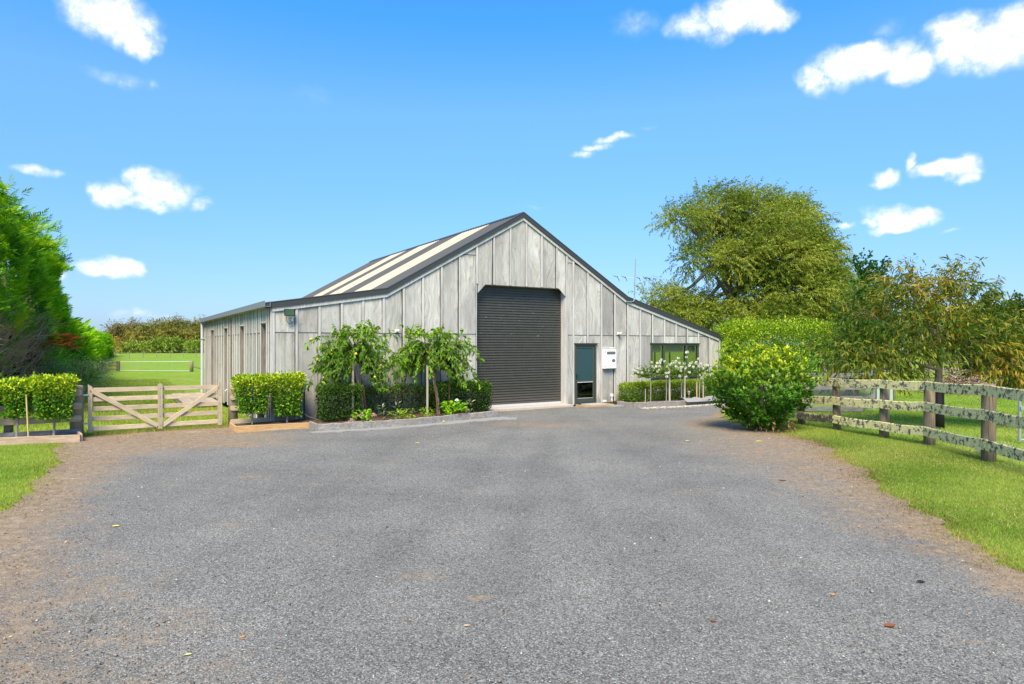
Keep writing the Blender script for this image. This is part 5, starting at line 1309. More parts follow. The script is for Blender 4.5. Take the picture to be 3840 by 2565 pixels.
def weeping(label, x, y, rad, top, seed_lean, fruits):
    global fruit_me
    t_ = thing('weeping_fruit_tree', label, 'tree', (x, y, 0.12), 0, 'weeping fruit trees in front of the barn')
    tx, tz = seed_lean, top-0.62
    MB().tube([(0.06, 0, 0), (0.03, 0, 0.5), (tx*0.5, 0, 1.1), (tx, 0.02, tz)], [0.055, 0.042, 0.036, 0.030], 9).build('trunk', M['bark_pale'], t_)
    br, parts, tips = MB(), [], []
    for q in range(120):
        a = rng.random()*6.283
        rr = rad*(0.15+0.8*rng.random())
        flat = 0.62
        d0 = (math.cos(a)*1.0, math.sin(a)*flat, 0.15+1.1*rng.random())
        Ls = rr*0.95+0.25+1.15*rng.random()**1.6
        pts = arc_strand((tx, 0.02, tz+rng.random()*0.25-0.22), d0, Ls, 10, 0.19+0.13*rng.random())
        pts[:, 2] = np.minimum(pts[:, 2], top-0.05-0.30*rng.random()**1.5+0.03*np.sin(np.arange(11)+q))
        pts[:, 2] = np.maximum(pts[:, 2], 0.62+0.3*rng.random())
        br.tube([tuple(p) for p in pts[::2]], [0.014, 0.011, 0.008, 0.006, 0.004, 0.003][:len(pts[::2])], 4)
        parts.append(strand_leaves(pts[2:], 5.6, 0.125, 0.42, (0.035, 0.110, 0.010), (0.150, 0.275, 0.024), 0.35, 0.30, 1.15))
        if q % 3 == 0: tips.append(pts[rng.integers(4, 9)])
    for q in range(30):      # ragged leafy spurs on top of the crown
        p0 = (tx+rng.normal()*rad*0.42, rng.normal()*rad*0.25, top-0.42+rng.random()*0.22)
        pts = arc_strand(p0, (rng.normal()*0.6, rng.normal()*0.5, 0.8), 0.22+0.22*rng.random(), 4, 0.12, 0.15)
        br.tube([tuple(p) for p in pts], [0.006, 0.005, 0.004, 0.003, 0.002], 4)
        parts.append(strand_leaves(pts, 5.5, 0.12, 0.42, (0.05, 0.135, 0.012), (0.20, 0.33, 0.026), 0.35, 0.25, 1.0))
    br.build('branches', M['bark'], t_)
    leaves_obj(t_, parts, 'leaf')
    if fruit_me is None:
        o = MB().ball((0, 0, 0), 0.034, 9, 6).build('fruit', M['fruit'], t_, True); fruit_me = o.data
        o.location = tips[0]-UP*0.05
        tips = tips[1:]; fruits -= 1
    for q in range(fruits):
        p = tips[q % len(tips)]+rng.normal(size=3)*np.array([0.08, 0.05, 0.08])-UP*0.05
        o = bpy.data.objects.new('fruit', fruit_me); link(o, t_); o.location = p; o.scale = [0.8+0.4*random.random()]*3
    return t_
weeping('left weeping fruit tree with many yellow fruits before the barn wall', -4.06, 17.39, 0.86, 2.52, -0.2, 30)
weeping('right weeping fruit tree beside the roller door', -2.16, 18.50, 0.95, 2.52, -0.18, 18)
ff_ = MB().ball((0, 0, 0.03), 0.03, 8, 6).build('fallen_fruit', M['fruit'], None, True); ff_.location = (-1.82, 17.28, 0.03); tag(ff_, 'yellow windfall fruit lying on the pale apron', 'fruit')

# --- low plants in the beds
def rosette(name, label, x, y, n, L, lw, ca, cb, up=0.5, z=0.13, mat_='leaf', rad=0.16, cat='plant', droop=0.25):
    t_ = thing(name, label, cat, (x, y, z))
    a = rng.random(n)*6.283; r = rad*np.sqrt(rng.random(n)); h = 0.02+0.18*rng.random(n)*up*2
    P = np.stack([np.cos(a)*r, np.sin(a)*r, h], 1)
    A = unit(np.stack([np.cos(a), np.sin(a), up+rng.normal(size=n)*0.3], 1)+rnd_dir(n)*0.3)
    LL = L*(0.6+0.6*rng.random(n))
    leaves_obj(t_, leaf_mesh(P, A, unit(UP+rnd_dir(n)*0.5), LL, LL*lw, tints(n, ca, cb, 0.12), droop), mat_)
    MB().tube([(0, 0, -0.02), (0, 0, 0.08)], [0.02, 0.012], 6).build('stem', M['bark'], t_)
    return t_
def blooms(t_, spots, r, material):
    for sx, sy, sz in spots:
        n = 70; d = rnd_dir(n); d[:, 2] = np.abs(d[:, 2])*0.8+0.05
        v, f, c = leaf_mesh(d*r*0.8, unit(rnd_dir(n)+d*0.3), d, 0.035, 0.028, np.ones((n, 3))*0.5)
        o = mesh_obj('flower_head', v, f, M[material], t_); o.location = (sx, sy, sz)
h1 = rosette('hydrangea', 'hydrangea with faded pink flower heads at the left bed edge', -3.78, 16.42, 55, 0.16, 0.62, (0.12, 0.28, 0.02), (0.26, 0.42, 0.03), 0.8, rad=0.2)
blooms(h1, [(-0.02, -0.18, 0.18), (0.28, -0.05, 0.18), (-0.24, -0.14, 0.06)], 0.085, 'pinkpetal')
h2 = rosette('hydrangea', 'broad leaved hydrangea right of the second weeping tree', -1.62, 17.98, 85, 0.20, 0.62, (0.10, 0.28, 0.02), (0.24, 0.42, 0.03), 0.9, rad=0.26)
blooms(h2, [(0.08, 0.1, 0.42)], 0.05, 'petal')
for lab, x, y, n in [('small bright ground plant right of the pink hydrangea', -3.02, 16.80, 70), ('small bright ground plant in the middle of the left bed edge', -2.72, 16.98, 80), ('low bright ground plant before the grey stake', -2.30, 17.40, 90)]:
    rosette('ground_plant', lab, x, y, n, 0.09, 0.42, (0.13, 0.25, 0.02), (0.28, 0.42, 0.03), 0.7, rad=0.17)
for lab, x, y in [('silver leaved plant beside the pink hydrangea', -3.36, 16.62), ('silver leaved plant between the two weeping trees', -3.05, 17.15), ('small grey leaved plant in front of the hedge block', -1.22, 18.45)]:
    rosette('silver_plant', lab, x, y, 26, 0.17, 0.22, (0.14, 0.19, 0.15), (0.26, 0.32, 0.26), 1.1, rad=0.06, mat_='leaf_matt')

# --- standard roses
def rose(label, x, y, top, rad, nl, nf, lean=0.0):
    t_ = thing('standard_rose', label, 'rose', (x, y, 0.10), 0, 'white standard roses in the right bed')
    hz = 0.86
    MB().tube([(0, 0, 0), (0.01, 0, 0.45), (lean, 0, hz)], [0.022, 0.019, 0.016], 7).build('stem', M['bark_pale'], t_)
    br = MB(); parts = []
    fpos = []
    for q in range(26):
        d0 = unit(np.array([rng.normal(), rng.normal()*0.7, 0.7+rng.random()]))
        pts = arc_strand((lean, 0, hz), d0, (top-hz)*(0.6+0.55*rng.random()), 6, 0.05, 0.10)
        pts[:, 0] = lean+(pts[:, 0]-lean)*rad/0.42
        br.tube([tuple(p) for p in pts[::2]], [0.007, 0.005, 0.004, 0.003], 4)
        parts.append(strand_leaves(pts[1:], nl/26/2.6, 0.07, 0.55, (0.045, 0.115, 0.018), (0.14, 0.24, 0.035), 0.2, 0.1, 0.9, False))
        fpos.append(pts[-1])
    br.build('branches', M['bark'], t_); leaves_obj(t_, parts, 'leaf')
    vs, fs, cs, b = [], [], [], 0
    fl_parts = []
    for q in range(nf):
        c = fpos[q % len(fpos)]+rng.normal(size=3)*np.array([0.10, 0.08, 0.07])
        n = 26; d = rnd_dir(n)
        fl_parts.append(leaf_mesh(c+d*0.012, unit(d+rnd_dir(n)*0.5), rnd_dir(n), 0.044, 0.042, tints(n, (0.66, 0.65, 0.58), (0.84, 0.83, 0.79), 0.04)))
    stuff(leaves_obj(t_, fl_parts, 'flower', 'flowers'))
rose('leftmost white standard rose under the window edge', 4.75, 22.22, 1.42, 0.48, 520, 16)
rose('second white standard rose from the left in the right bed', 5.37, 22.56, 1.50, 0.50, 560, 30)
rose('third white standard rose with the densest blooms under the window', 5.98, 22.88, 1.56, 0.56, 620, 36)
rose('rightmost sparse white standard rose near the barn corner', 6.71, 23.22, 1.46, 0.48, 300, 15, 0.02)

# --- big glossy bush at the lawn corner
def whorl_bush(label, x, y, rx, ry, H, nw, per, L, lw, ca, cb, ctop):
    t_ = thing('glossy_bush', label, 'bush', (x, y, 0.0))
    d = rnd_dir(nw); d[:, 2] = d[:, 2]*0.95+0.08; d = unit(d)
    lump = 1+0.26*fbm(d*3.1+4.0, 1.5)
    r = (1-np.abs(rng.normal(size=nw))*0.16)*lump
    zc = H*0.52
    P = np.stack([d[:, 0]*rx*r, d[:, 1]*ry*r, zc+d[:, 2]*(H-zc)*r], 1)
    low = P[:, 2] < zc
    sq = np.where(low, 0.55+0.45*np.clip(P[:, 2]/zc, 0, 1), 1.0)[:, None]
    P[:, :2] *= sq
    P = P[P[:, 2] > 0.08]; d = unit(P-np.array([0, 0, zc*0.7]))
    nw = len(P)
    ax = unit(d*0.8+UP*0.75+rnd_dir(nw)*0.35)
    Pw = np.repeat(P, per, 0); axw = np.repeat(ax, per, 0)
    n = len(Pw)
    sp = unit(np.cross(axw, rnd_dir(n)))
    A = unit(axw*0.75+sp*0.75); Nn = unit(axw-sp*0.4)
    Pw = Pw+axw*(rng.random((n, 1))-0.5)*0.13
    LL = L*(0.6+0.55*rng.random(n))
    col = tints(n, ca, cb, 0.14)
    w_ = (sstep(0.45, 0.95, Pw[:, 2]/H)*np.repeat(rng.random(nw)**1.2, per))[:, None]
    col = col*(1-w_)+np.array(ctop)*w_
    leaves_obj(t_, leaf_mesh(Pw, A, Nn, LL, LL*lw, np.clip(col, .004, 1), 0.08, True), 'leaf_gloss')
    mb = MB()
    for q in range(26):
        p = P[rng.integers(nw)]
        mb.tube([(random.uniform(-.12, .12), random.uniform(-.12, .12), 0), tuple(p*np.array([0.45, 0.45, 0.5])+rng.normal(size=3)*0.04), tuple(p*0.95)], [0.028, 0.016, 0.005], 5)
    mb.build('stems', M['bark'], t_)
    n = 160
    a = rng.random(n)*6.283; r = 0.25+0.45*rng.random(n)
    Pd = np.stack([np.cos(a)*r+0.15, np.sin(a)*r-0.1, 0.03+0.28*rng.random(n)], 1)
    leaves_obj(t_, leaf_mesh(Pd, rnd_dir(n)-UP*0.4, rnd_dir(n), 0.09, 0.03, tints(n, (0.12, 0.06, 0.03), (0.42, 0.28, 0.15), 0.1), 0.3), 'litter', 'dead_leaves')
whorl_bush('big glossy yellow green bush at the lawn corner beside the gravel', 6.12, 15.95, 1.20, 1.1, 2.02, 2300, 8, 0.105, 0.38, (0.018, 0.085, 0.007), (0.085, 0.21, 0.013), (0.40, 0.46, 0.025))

# --- tall bright hedge beyond the barn corner
bh = thing('tall_hedge', 'tall bright green clipped hedge right of the barn corner', 'hedge', (11.7, 26.6, 0), 0.26)
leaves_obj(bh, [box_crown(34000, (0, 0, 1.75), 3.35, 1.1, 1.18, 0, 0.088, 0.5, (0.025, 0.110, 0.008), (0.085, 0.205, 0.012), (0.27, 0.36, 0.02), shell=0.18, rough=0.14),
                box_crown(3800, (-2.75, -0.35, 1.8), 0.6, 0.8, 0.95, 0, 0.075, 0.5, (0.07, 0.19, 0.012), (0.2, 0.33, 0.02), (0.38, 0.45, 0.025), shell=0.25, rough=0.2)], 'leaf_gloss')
mb = MB()
for q in range(22):
    x = random.uniform(-3.2, 3.2)
    mb.tube([(x, random.uniform(-.5, .5), 0), (x+random.uniform(-.2, .2), random.uniform(-.5, .5), 0.7), (x+random.uniform(-.5, .5), random.uniform(-.6, .6), 1.9)], [0.06, 0.045, 0.02], 6)
mb.build('stems', M['bark'], bh)
sh = []
for q in range(46):
    x = random.uniform(-3.2, 3.2)
    pts = arc_strand((x, random.uniform(-.8, .8), 2.8+random.uniform(-0.1, 0.1)), (random.uniform(-.3, .5), 0, 1), 0.25+0.35*random.random(), 4, 0.03)
    sh.append(strand_leaves(pts, 5, 0.09, 0.4, (0.25, 0.36, 0.02), (0.45, 0.52, 0.03), 0.2, 0.0, 0.8, False))
for q in range(14):   # shoots leaning over the barn corner
    pts = arc_strand((-3.2, -0.3, 1.5+0.9*random.random()), (-1, -0.5, 0.3), 0.7+0.5*random.random(), 6, 0.12)
    sh.append(strand_leaves(pts, 6, 0.10, 0.36, (0.10, 0.22, 0.02), (0.30, 0.42, 0.03), 0.3, 0.2, 0.8, False))
leaves_obj(bh, sh, 'leaf', 'shoots')
# ------------------------------------------------------------------ trees
def blob_tree(name, label, base, blobs, n_str, steps, seg, leaf, lw, cols, wind=(0.4, 0, 0.1), droop=0.16, per=2.4, trunk=None, bark='bark', shell=(0.55, 1.0), long=False, group=None, mat_='leaf', limbs=True, trunk_r=0.35, dens=1.0, cat='tree', hang=0.3):
    """crown of drooping leafy strands filling ellipsoid masses; blobs are (x, y, z, rx, ry, rz) relative to the base"""
    t_ = thing(name, label, cat, base, 0, group)
    bl = np.array(blobs, dtype=float)
    wgt = bl[:, 3]*bl[:, 5]; wgt = wgt/wgt.sum()
    which = rng.choice(len(bl), size=n_str, p=wgt)
    d = rnd_dir(n_str); d[:, 2] = d[:, 2]*0.9+0.12; d = unit(d)
    r = shell[0]+(shell[1]-shell[0])*rng.random((n_str, 1))**0.6
    lump = 1+0.24*fbm(d*2.6+which[:, None]*1.7, 1.8)[:, None]
    P = bl[which, :3]+d*bl[which, 3:6]*r*lump
    D = unit(d*0.7+np.array(wind)+rnd_dir(n_str)*0.45+UP*0.15)
    hue = 0.15+0.55*rng.random(n_str)+0.45*fbm(P, 0.9)
    pl, al, cl = [], [], []
    cols = np.array(cols)
    for k in range(steps):
        m = int(per)
        for _ in range(m):
            pl.append(P+D*seg*rng.random((n_str, 1))); al.append(unit(D*0.8+rnd_dir(n_str)*0.7-UP*hang))
            t0 = np.clip(hue+rng.normal(size=n_str)*0.18, 0, 0.999)*(len(cols)-1)
            i0 = t0.astype(int); f0 = (t0-i0)[:, None]
            cl.append((cols[i0]*(1-f0)+cols[i0+1]*f0)*(1+rng.normal(size=(n_str, 1))*0.14))
        P = P+D*seg; D = unit(D-UP*droop+rnd_dir(n_str)*0.12+np.array(wind)*0.1)
    P = np.concatenate(pl); A = np.concatenate(al); C = np.clip(np.concatenate(cl), 0.004, 1)
    n = len(P); LL = leaf*(0.6+0.7*rng.random(n))
    leaves_obj(t_, leaf_mesh(P, A, unit(rnd_dir(n)+UP*0.4), LL, LL*lw, C, 0.15, long), mat_, 'crown')
    if trunk is not None:
        mb = MB(); mb.tube([(x, y, z) for x, y, z in trunk], np.linspace(trunk_r, trunk_r*0.4, len(trunk)), 9)
        mb.build('trunk', M[bark], t_)
        if limbs:
            lb = MB()
            top = Vector(trunk[-1]); fork = Vector(trunk[len(trunk)//2])
            for b in bl:
                tgt = Vector(b[:3])+Vector((random.uniform(-.3, .3)*b[3], random.uniform(-.3, .3)*b[4], random.uniform(-.2, .3)*b[5]))
                st0 = fork.lerp(top, random.random())
                mid = st0.lerp(tgt, 0.5)+Vector((0, 0, -0.06*(tgt-st0).length))
                lb.tube([st0, mid, tgt], [trunk_r*0.42, trunk_r*0.26, trunk_r*0.08], 6)
                for q in range(4):
                    e = tgt+Vector((random.uniform(-.8, .8)*b[3], random.uniform(-.8, .8)*b[4], random.uniform(-.3, .8)*b[5]))
                    lb.tube([mid.lerp(tgt, random.uniform(0.2, 0.9)), mid.lerp(e, 0.6)+Vector((0, 0, 0.1)), e], [trunk_r*0.16, trunk_r*0.10, trunk_r*0.03], 5)
            lb.build('limbs', M[bark], t_)
    return t_
OLIVE = [(0.075, 0.115, 0.020), (0.115, 0.160, 0.024), (0.170, 0.215, 0.034), (0.225, 0.265, 0.075), (0.26, 0.24, 0.045)]
# big willow behind the hedge (45 m from the camera)
mpp = 45/2430.
def wb(u, v, ru, rv, dy=0.0, k=1.0): return ((u-1920)*mpp-15.3, dy, 2.13+(1290-v)*mpp, ru*mpp*0.9, max(ru, rv)*mpp*k, rv*mpp*0.9)
WB = [wb(2690, 790, 115, 80), wb(2545, 835, 95, 50, -1), wb(2835, 790, 120, 80, 0.6), wb(2955, 800, 80, 70, 0.4), wb(2900, 880, 150, 85, -1), wb(2730, 870, 90, 60, 0.5), wb(2620, 980, 105, 70, -0.8), wb(2760, 980, 110, 85, -1),
      wb(2905, 985, 150, 95, -1.6), wb(3020, 985, 105, 110, -0.4), wb(3085, 1110, 95, 110, -0.5), wb(2965, 1110, 130, 115, -1.8), wb(2815, 1110, 95, 100, -0.8), wb(2480, 1140, 95, 55, -0.5), wb(2600, 1165, 110, 70, 0.4), wb(2540, 1195, 110, 55, 0.2), wb(2710, 1205, 115, 70, -0.6), wb(3130, 1195, 70, 80, -0.5), wb(2860, 1215, 150, 75, -2)]
blob_tree('willow_tree', 'big windswept olive green willow towering behind the barn and hedge', (15.3, 45.0, 0), WB, 9500, 8, 0.14, 0.19, 0.28, OLIVE, (0.42, 0, 0.12), 0.11, 3.2, [(-0.3, 0, 0), (-0.2, 0, 2.2), (0.2, 0, 4.2), (-0.3, 0, 6.0), (-0.8, 0, 8.2)], 'bark', (0.30, 1.05), trunk_r=0.42, mat_='olive')
# upright dark green tree behind the copper leaved tree
m2 = 25/2430.
def pb(u, v, ru, rv): return ((u-1920)*m2-14.0, random.uniform(-.3, .3), 2.13+(1290-v)*m2, ru*m2, ru*m2, rv*m2)
blob_tree('upright_tree', 'upright dark green young tree behind the copper leaved tree', (14.0, 25.0, 0), [pb(3215, 1030, 9, 42), pb(3232, 1090, 14, 50), pb(3285, 1060, 10, 40), pb(3290, 1120, 16, 50), pb(3245, 1170, 26, 60), pb(3215, 1290, 50, 70), pb(3300, 1270, 40, 80)],
          640, 6, 0.11, 0.13, 0.65, [(0.02, 0.07, 0.018), (0.05, 0.13, 0.03), (0.09, 0.19, 0.04)], (0.15, 0, 0.5), 0.02, 3, [(0, 0, 0), (0.0, 0, 1.2), (0.05, 0, 2.6), (-0.1, 0, 4.2)], 'bark', (0.3, 1.0), trunk_r=0.09, hang=0.0)
# copper leaved fruit tree inside the fence
m3 = 16.4/2430.
def cb_(u, v, ru, rv, dy=0.0): return ((u-1920)*m3-10.80, dy, 2.13+(1290-v)*m3, ru*m3, ru*m3*0.8, rv*m3)
CB = [cb_(3300, 1180, 125, 75, 0.1), cb_(3440, 1130, 130, 75, 0.3), cb_(3590, 1150, 125, 70, 0.2), cb_(3690, 1245, 120, 70, -0.2), cb_(3190, 1320, 110, 55, -0.3), cb_(3330, 1320, 130, 65, -0.4), cb_(3480, 1250, 110, 65, -0.5), cb_(3620, 1290, 105, 50, -0.4), cb_(3770, 1375, 120, 55, -0.5), cb_(3830, 1280, 90, 70, 0), cb_(3250, 1395, 90, 28, -0.5), cb_(3890, 1360, 90, 80, 0), cb_(3400, 1060, 40, 40), cb_(3600, 1060, 45, 45)]
COP = [(0.030, 0.065, 0.012), (0.070, 0.110, 0.016), (0.140, 0.155, 0.022), (0.25, 0.205, 0.036), (0.27, 0.135, 0.035)]
ct = blob_tree('copper_fruit_tree', 'spreading fruit tree with drooping copper green leaves inside the fence', (10.80, 16.4, 0), CB, 1500, 6, 0.10, 0.15, 0.22, COP, (0.05, 0, 0.05), 0.04, 2, [(0, 0, 0), (-0.02, 0, 0.9), (0.0, 0, 1.45), (0.05, 0, 1.9), (0.0, 0, 2.6)], 'bark', (0.25, 1.0), long=True, trunk_r=0.115, hang=0.55, mat_='olive')
MB().lathe([(0.135, 0.0), (0.13, 0.5), (0.128, 0.98)], -0.01, 0, 12).build('trunk_sleeve', M['sleeve'], ct, True)
sh = []; tw = MB()
for (u, v, du, dv, k) in [(3420, 1090, -60, -150, 3), (3390, 1100, -120, -110, 2), (3590, 1080, 20, -130, 2), (3630, 1090, 50, -110, 2), (3660, 1130, 60, -90, 2), (3580, 1060, -30, -60, 2), (3230, 1200, -50, -80, 2)]:
    for q in range(k):
        p0 = np.array([(u-1920)*m3-10.8, random.uniform(-.3, .3), 2.13+(1290-v)*m3]); L = math.hypot(du, dv)*m3*random.uniform(0.75, 1.1)
        pts = arc_strand(p0, (du+random.uniform(-15, 15), 0, -dv), L, 7, 0.04)
        tw.tube([tuple(p) for p in pts], [0.010, 0.009, 0.008, 0.006, 0.005, 0.004, 0.003, 0.002], 4)
        sh.append(strand_leaves(pts, 5, 0.15, 0.17, COP[0], COP[3], 0.4, 0.35, 0.7, True))
tw.build('shoot_twigs', M['bark'], ct); leaves_obj(ct, sh, 'olive', 'shoots')
for o_ in ct.children:
    if o_.name.startswith('shoot'): stuff(o_)
# shrubs and trees further right
m4 = 32/2430.
def rb(u, v, ru, rv, Y=32): k = Y/2430.; return ((u-1920)*k-(3780-1920)*k, random.uniform(-.6, .6), 2.13+(1290-v)*k, ru*k, ru*k, rv*k)
blob_tree('dark_shrub', 'dark green shrubbery at the right edge behind the copper leaved tree', (24.5, 32, 0), [rb(3690, 1290, 70, 110), rb(3780, 1260, 90, 110), rb(3850, 1230, 60, 100), rb(3740, 1370, 110, 70)], 900, 5, 0.2, 0.19, 0.5, [(0.02, 0.045, 0.015), (0.05, 0.09, 0.02), (0.10, 0.13, 0.035)], (0.1, 0, 0.2), 0.05, 3, [(0, 0, 0), (0.1, 0, 1.2), (0, 0, 2.4)], 'bark', (0.3, 1.0), trunk_r=0.12, cat='shrub')
for lab, X, Y, w_, h in [('distant dark tree right of the willow beyond the paddock', 66, 105, 9, 8), ('distant rounded tree far behind the copper leaved tree', 82, 112, 8, 9.5), ('distant tree near the right edge on the horizon', 100, 118, 9, 9), ('distant low tree between the hedge and the copper leaved tree', 50, 100, 7, 7), ('far right distant tree on the horizon beyond the paddock', 84, 98, 6, 7.5)]:
    blob_tree('distant_tree', lab, (X, Y, 0), [(0, 0, h*0.55, w_*0.5, w_*0.5, h*0.42), (-w_*0.3, 0, h*0.45, w_*0.35, w_*0.35, h*0.35), (w_*0.3, 0.3, h*0.42, w_*0.35, w_*0.35, h*0.36)], 420, 4, 0.5, 0.6, 0.5, [(0.03, 0.06, 0.02), (0.07, 0.10, 0.03), (0.12, 0.14, 0.05)], (0.2, 0, 0.2), 0.1, 2, [(0, 0, 0), (0.1, 0, h*0.3), (0, 0, h*0.7)], trunk_r=0.3, limbs=False, group='trees on the far right horizon')
# brush pile behind the fruit tree
bp = MB()
for q in range(240):
    a = random.random()*6.28; r = random.uniform(0, 1.5); x, y = r*math.cos(a), r*math.sin(a)*0.7; z = max(0.05, 1.15*(1-r/1.7)*random.random())
    d = Vector((random.gauss(0, 1), random.gauss(0, 0.6), random.gauss(0.1, 0.35))).normalized()*random.uniform(0.3, 0.9)
    bp.tube([(x, y, z), (x+d.x*0.5, y+d.y*0.5, z+d.z*0.5+0.05), (x+d.x, y+d.y, max(0.02, z+d.z))], [0.022, 0.016, 0.006], 4)
bpo = thing('brush_pile', 'heap of dead brown branches behind the copper leaved tree', 'brush pile', (19.3, 28.0, 0))
bp.build('branches', M['twig'], bpo)
P = rng.normal(size=(900, 3))*np.array([0.75, 0.5, 0.32])+np.array([0, 0, 0.45]); P[:, 2] = np.abs(P[:, 2])
leaves_obj(bpo, leaf_mesh(P, rnd_dir(900)-UP*0.4, rnd_dir(900), 0.12, 0.05, tints(900, (0.05, 0.028, 0.018), (0.16, 0.085, 0.05), 0.15), 0.2), 'litter', 'dead_leaves')

# ------------------------------------------------------------------ conifer shelter hedge on the left
def spray(P, A, Nn, L, wd, C, nl=9):
    """flat feathery conifer sprays: leaflets fanned along an axis"""
    out_ = []
    S = unit(np.cross(A, Nn)); n = len(P); L = np.asarray(L).reshape(-1, 1)
    for k in range(nl):
        u = (k+0.3)/nl; sd = 1 if k % 2 else -1
        ang = 0.62*(1-0.55*u) if k < nl-1 else 0.0
        a = unit(A*math.cos(ang)+S*sd*math.sin(ang)+rnd_dir(n)*0.10)
        ll = L*(0.50*(1-0.5*u)+0.10)*(0.8+0.4*rng.random((n, 1)))
        out_.append(leaf_mesh(P+A*L*u*0.85, a, Nn, ll, ll*wd, np.clip(C*(0.92+0.2*u), 0.004, 1), 0.10))
    return join_leaves(out_)
HX = np.array([(17.5, -14.0), (21, -15.9), (27, -18.7), (33, -22.3), (38, -25.5), (43, -28.6), (50, -32.7), (75, -48.0), (105, -66.0), (125, -77.0), (150, -92.0)])   # foot of the right hand face
def hedge_face(n, y0, y1, H, batter, lump, ypow=1.0):
    Y = y0+(y1-y0)*rng.random(n)**ypow; z = H*rng.random(n)
    if H > 6: z = z*np.interp(Y, [18, 24, 31, 38, 43.5], [0.93, 1.0, 0.95, 0.80, 0.55])
    X = np.interp(Y, HX[:, 0], HX[:, 1])-0.35
    q = np.stack([X*0+3.0, Y, z*1.4], 1)
    o = lump*fbm(q, 0.55)+0.45*lump*fbm(q+7.0, 1.5)
    topc = sstep(H*0.80, H*1.02, z)*1.1
    X = X-(z/H)*batter-topc+o*0.85; Yy = Y+o*0.45
    return np.stack([X, Yy, z+ground_z(X, Yy)], 1), z
FN = unit(np.array([0.85, 0.30, 0.15]))
def deadmask(P):
    a = (P[:, 1] < 27.5) & (P[:, 2] < 3.3-0.12*(P[:, 1]-19)+0.4*np.sin(P[:, 1]*2.0)) & (P[:, 2] > -0.5)
    b = (((P[:, 1]-21.3)/2.4)**2+((P[:, 2]-4.35)/0.8)**2 < 1)
    return a | b
def conifer(parent, n, y0, y1, H, batter, lump, L, wd, cols, ypow=1.0, dead=False):
    P, z = hedge_face(n, y0, y1, H, batter, lump, ypow)
    # top of the hedge
    Pt, zt = hedge_face(int(n*0.22), y0, y1, H, batter, lump, ypow)
    Pt[:, 2] += H-zt; Pt[:, 0] -= rng.random(len(Pt))*2.2+0.2
    P = np.concatenate([P, Pt]); z = np.concatenate([z, np.full(len(Pt), H)])
    dep = np.abs(rng.normal(size=len(P)))*0.28*L/0.4
    P = P-FN*dep[:, None]
    if dead:
        k = ~deadmask(P) | (rng.random(len(P)) < 0.06)
        P, z = P[k], z[k]
    n = len(P)
    A = unit(FN*0.75+np.array([0.35, -0.25, 0.30])+rnd_dir(n)*0.38+UP*(z/H)[:, None]*0.35)
    Nn = unit(UP*0.9+FN*0.5+rnd_dir(n)*0.5)
    LL = L*(0.6+0.7*rng.random(n))
    t0 = np.clip(0.46+0.36*fbm(P, 0.8)+rng.normal(size=n)*0.14, 0, 0.999)*(len(cols)-1)
    cols = np.array(cols); i0 = t0.astype(int); f0 = (t0-i0)[:, None]
    C = (cols[i0]*(1-f0)+cols[i0+1]*f0)*(1+rng.normal(size=(n, 1))*0.10)
    return spray(P, A, Nn, LL, wd, C)
CON = [(0.022, 0.105, 0.024), (0.060, 0.20, 0.026), (0.13, 0.31, 0.026), (0.25, 0.41, 0.028), (0.44, 0.48, 0.03)]
LIM = [(0.04, 0.15, 0.015), (0.10, 0.26, 0.015), (0.20, 0.38, 0.018), (0.33, 0.46, 0.02)]
ch = thing('conifer_hedge', 'very tall shaggy green conifer shelter hedge at the left', 'hedge', (0, 0, 0))
leaves_obj(ch, [conifer(ch, 8200, 18.3, 34, 7.5, 1.1, 0.5, 0.40, 0.22, CON, 1.2, True), conifer(ch, 4200, 32, 43.5, 7.5, 1.1, 0.5, 0.5, 0.22, CON, 1.0)], 'leaf_matt')
# near end of the hedge
nE = 2600
Pe = np.stack([-14.4-3.4*rng.random(nE), 18.2+0.7*rng.random(nE), 6.8*rng.random(nE)], 1)
ke = ~deadmask(Pe)
Pe = Pe[ke]; nE = len(Pe)
t0 = np.clip(0.45+0.4*fbm(Pe, 0.8), 0, 0.99)[:, None]
leaves_obj(ch, spray(Pe, unit(np.array([0.3, -0.8, 0.3])+rnd_dir(nE)*0.4), unit(UP+rnd_dir(nE)*0.5), 0.42*(0.6+0.7*rng.random(nE)), 0.22, np.array(CON[1])*(1-t0)+np.array(CON[3])*t0), 'leaf_matt', 'end_foliage')
# tops breaking the skyline
tp = []
for q in range(26):
    y = 18.5+rng.random()**1.4*22; x = np.interp(y, HX[:, 0], HX[:, 1])-2.0-rng.random()*1.2
    pts = arc_strand((x, y, 7.4*np.interp(y, [18, 24, 31, 38, 43.5], [0.93, 1.0, 0.95, 0.80, 0.55])+float(ground_z(x, y))), (0.45, 0, 1), 0.7+0.8*rng.random(), 5, 0.02)
    i = np.repeat(np.arange(5), 4)
    Pq = pts[i]; n = len(Pq)
    tp.append(spray(Pq, unit(unit(pts[i+1]-pts[i])*0.6+rnd_dir(n)*0.5+np.array([0.3, 0, 0.3])), rnd_dir(n), np.full(n, 0.26), 0.22, tints(n, CON[0], CON[2], 0.1), 7))
leaves_obj(ch, tp, 'leaf_matt', 'leading_shoots')
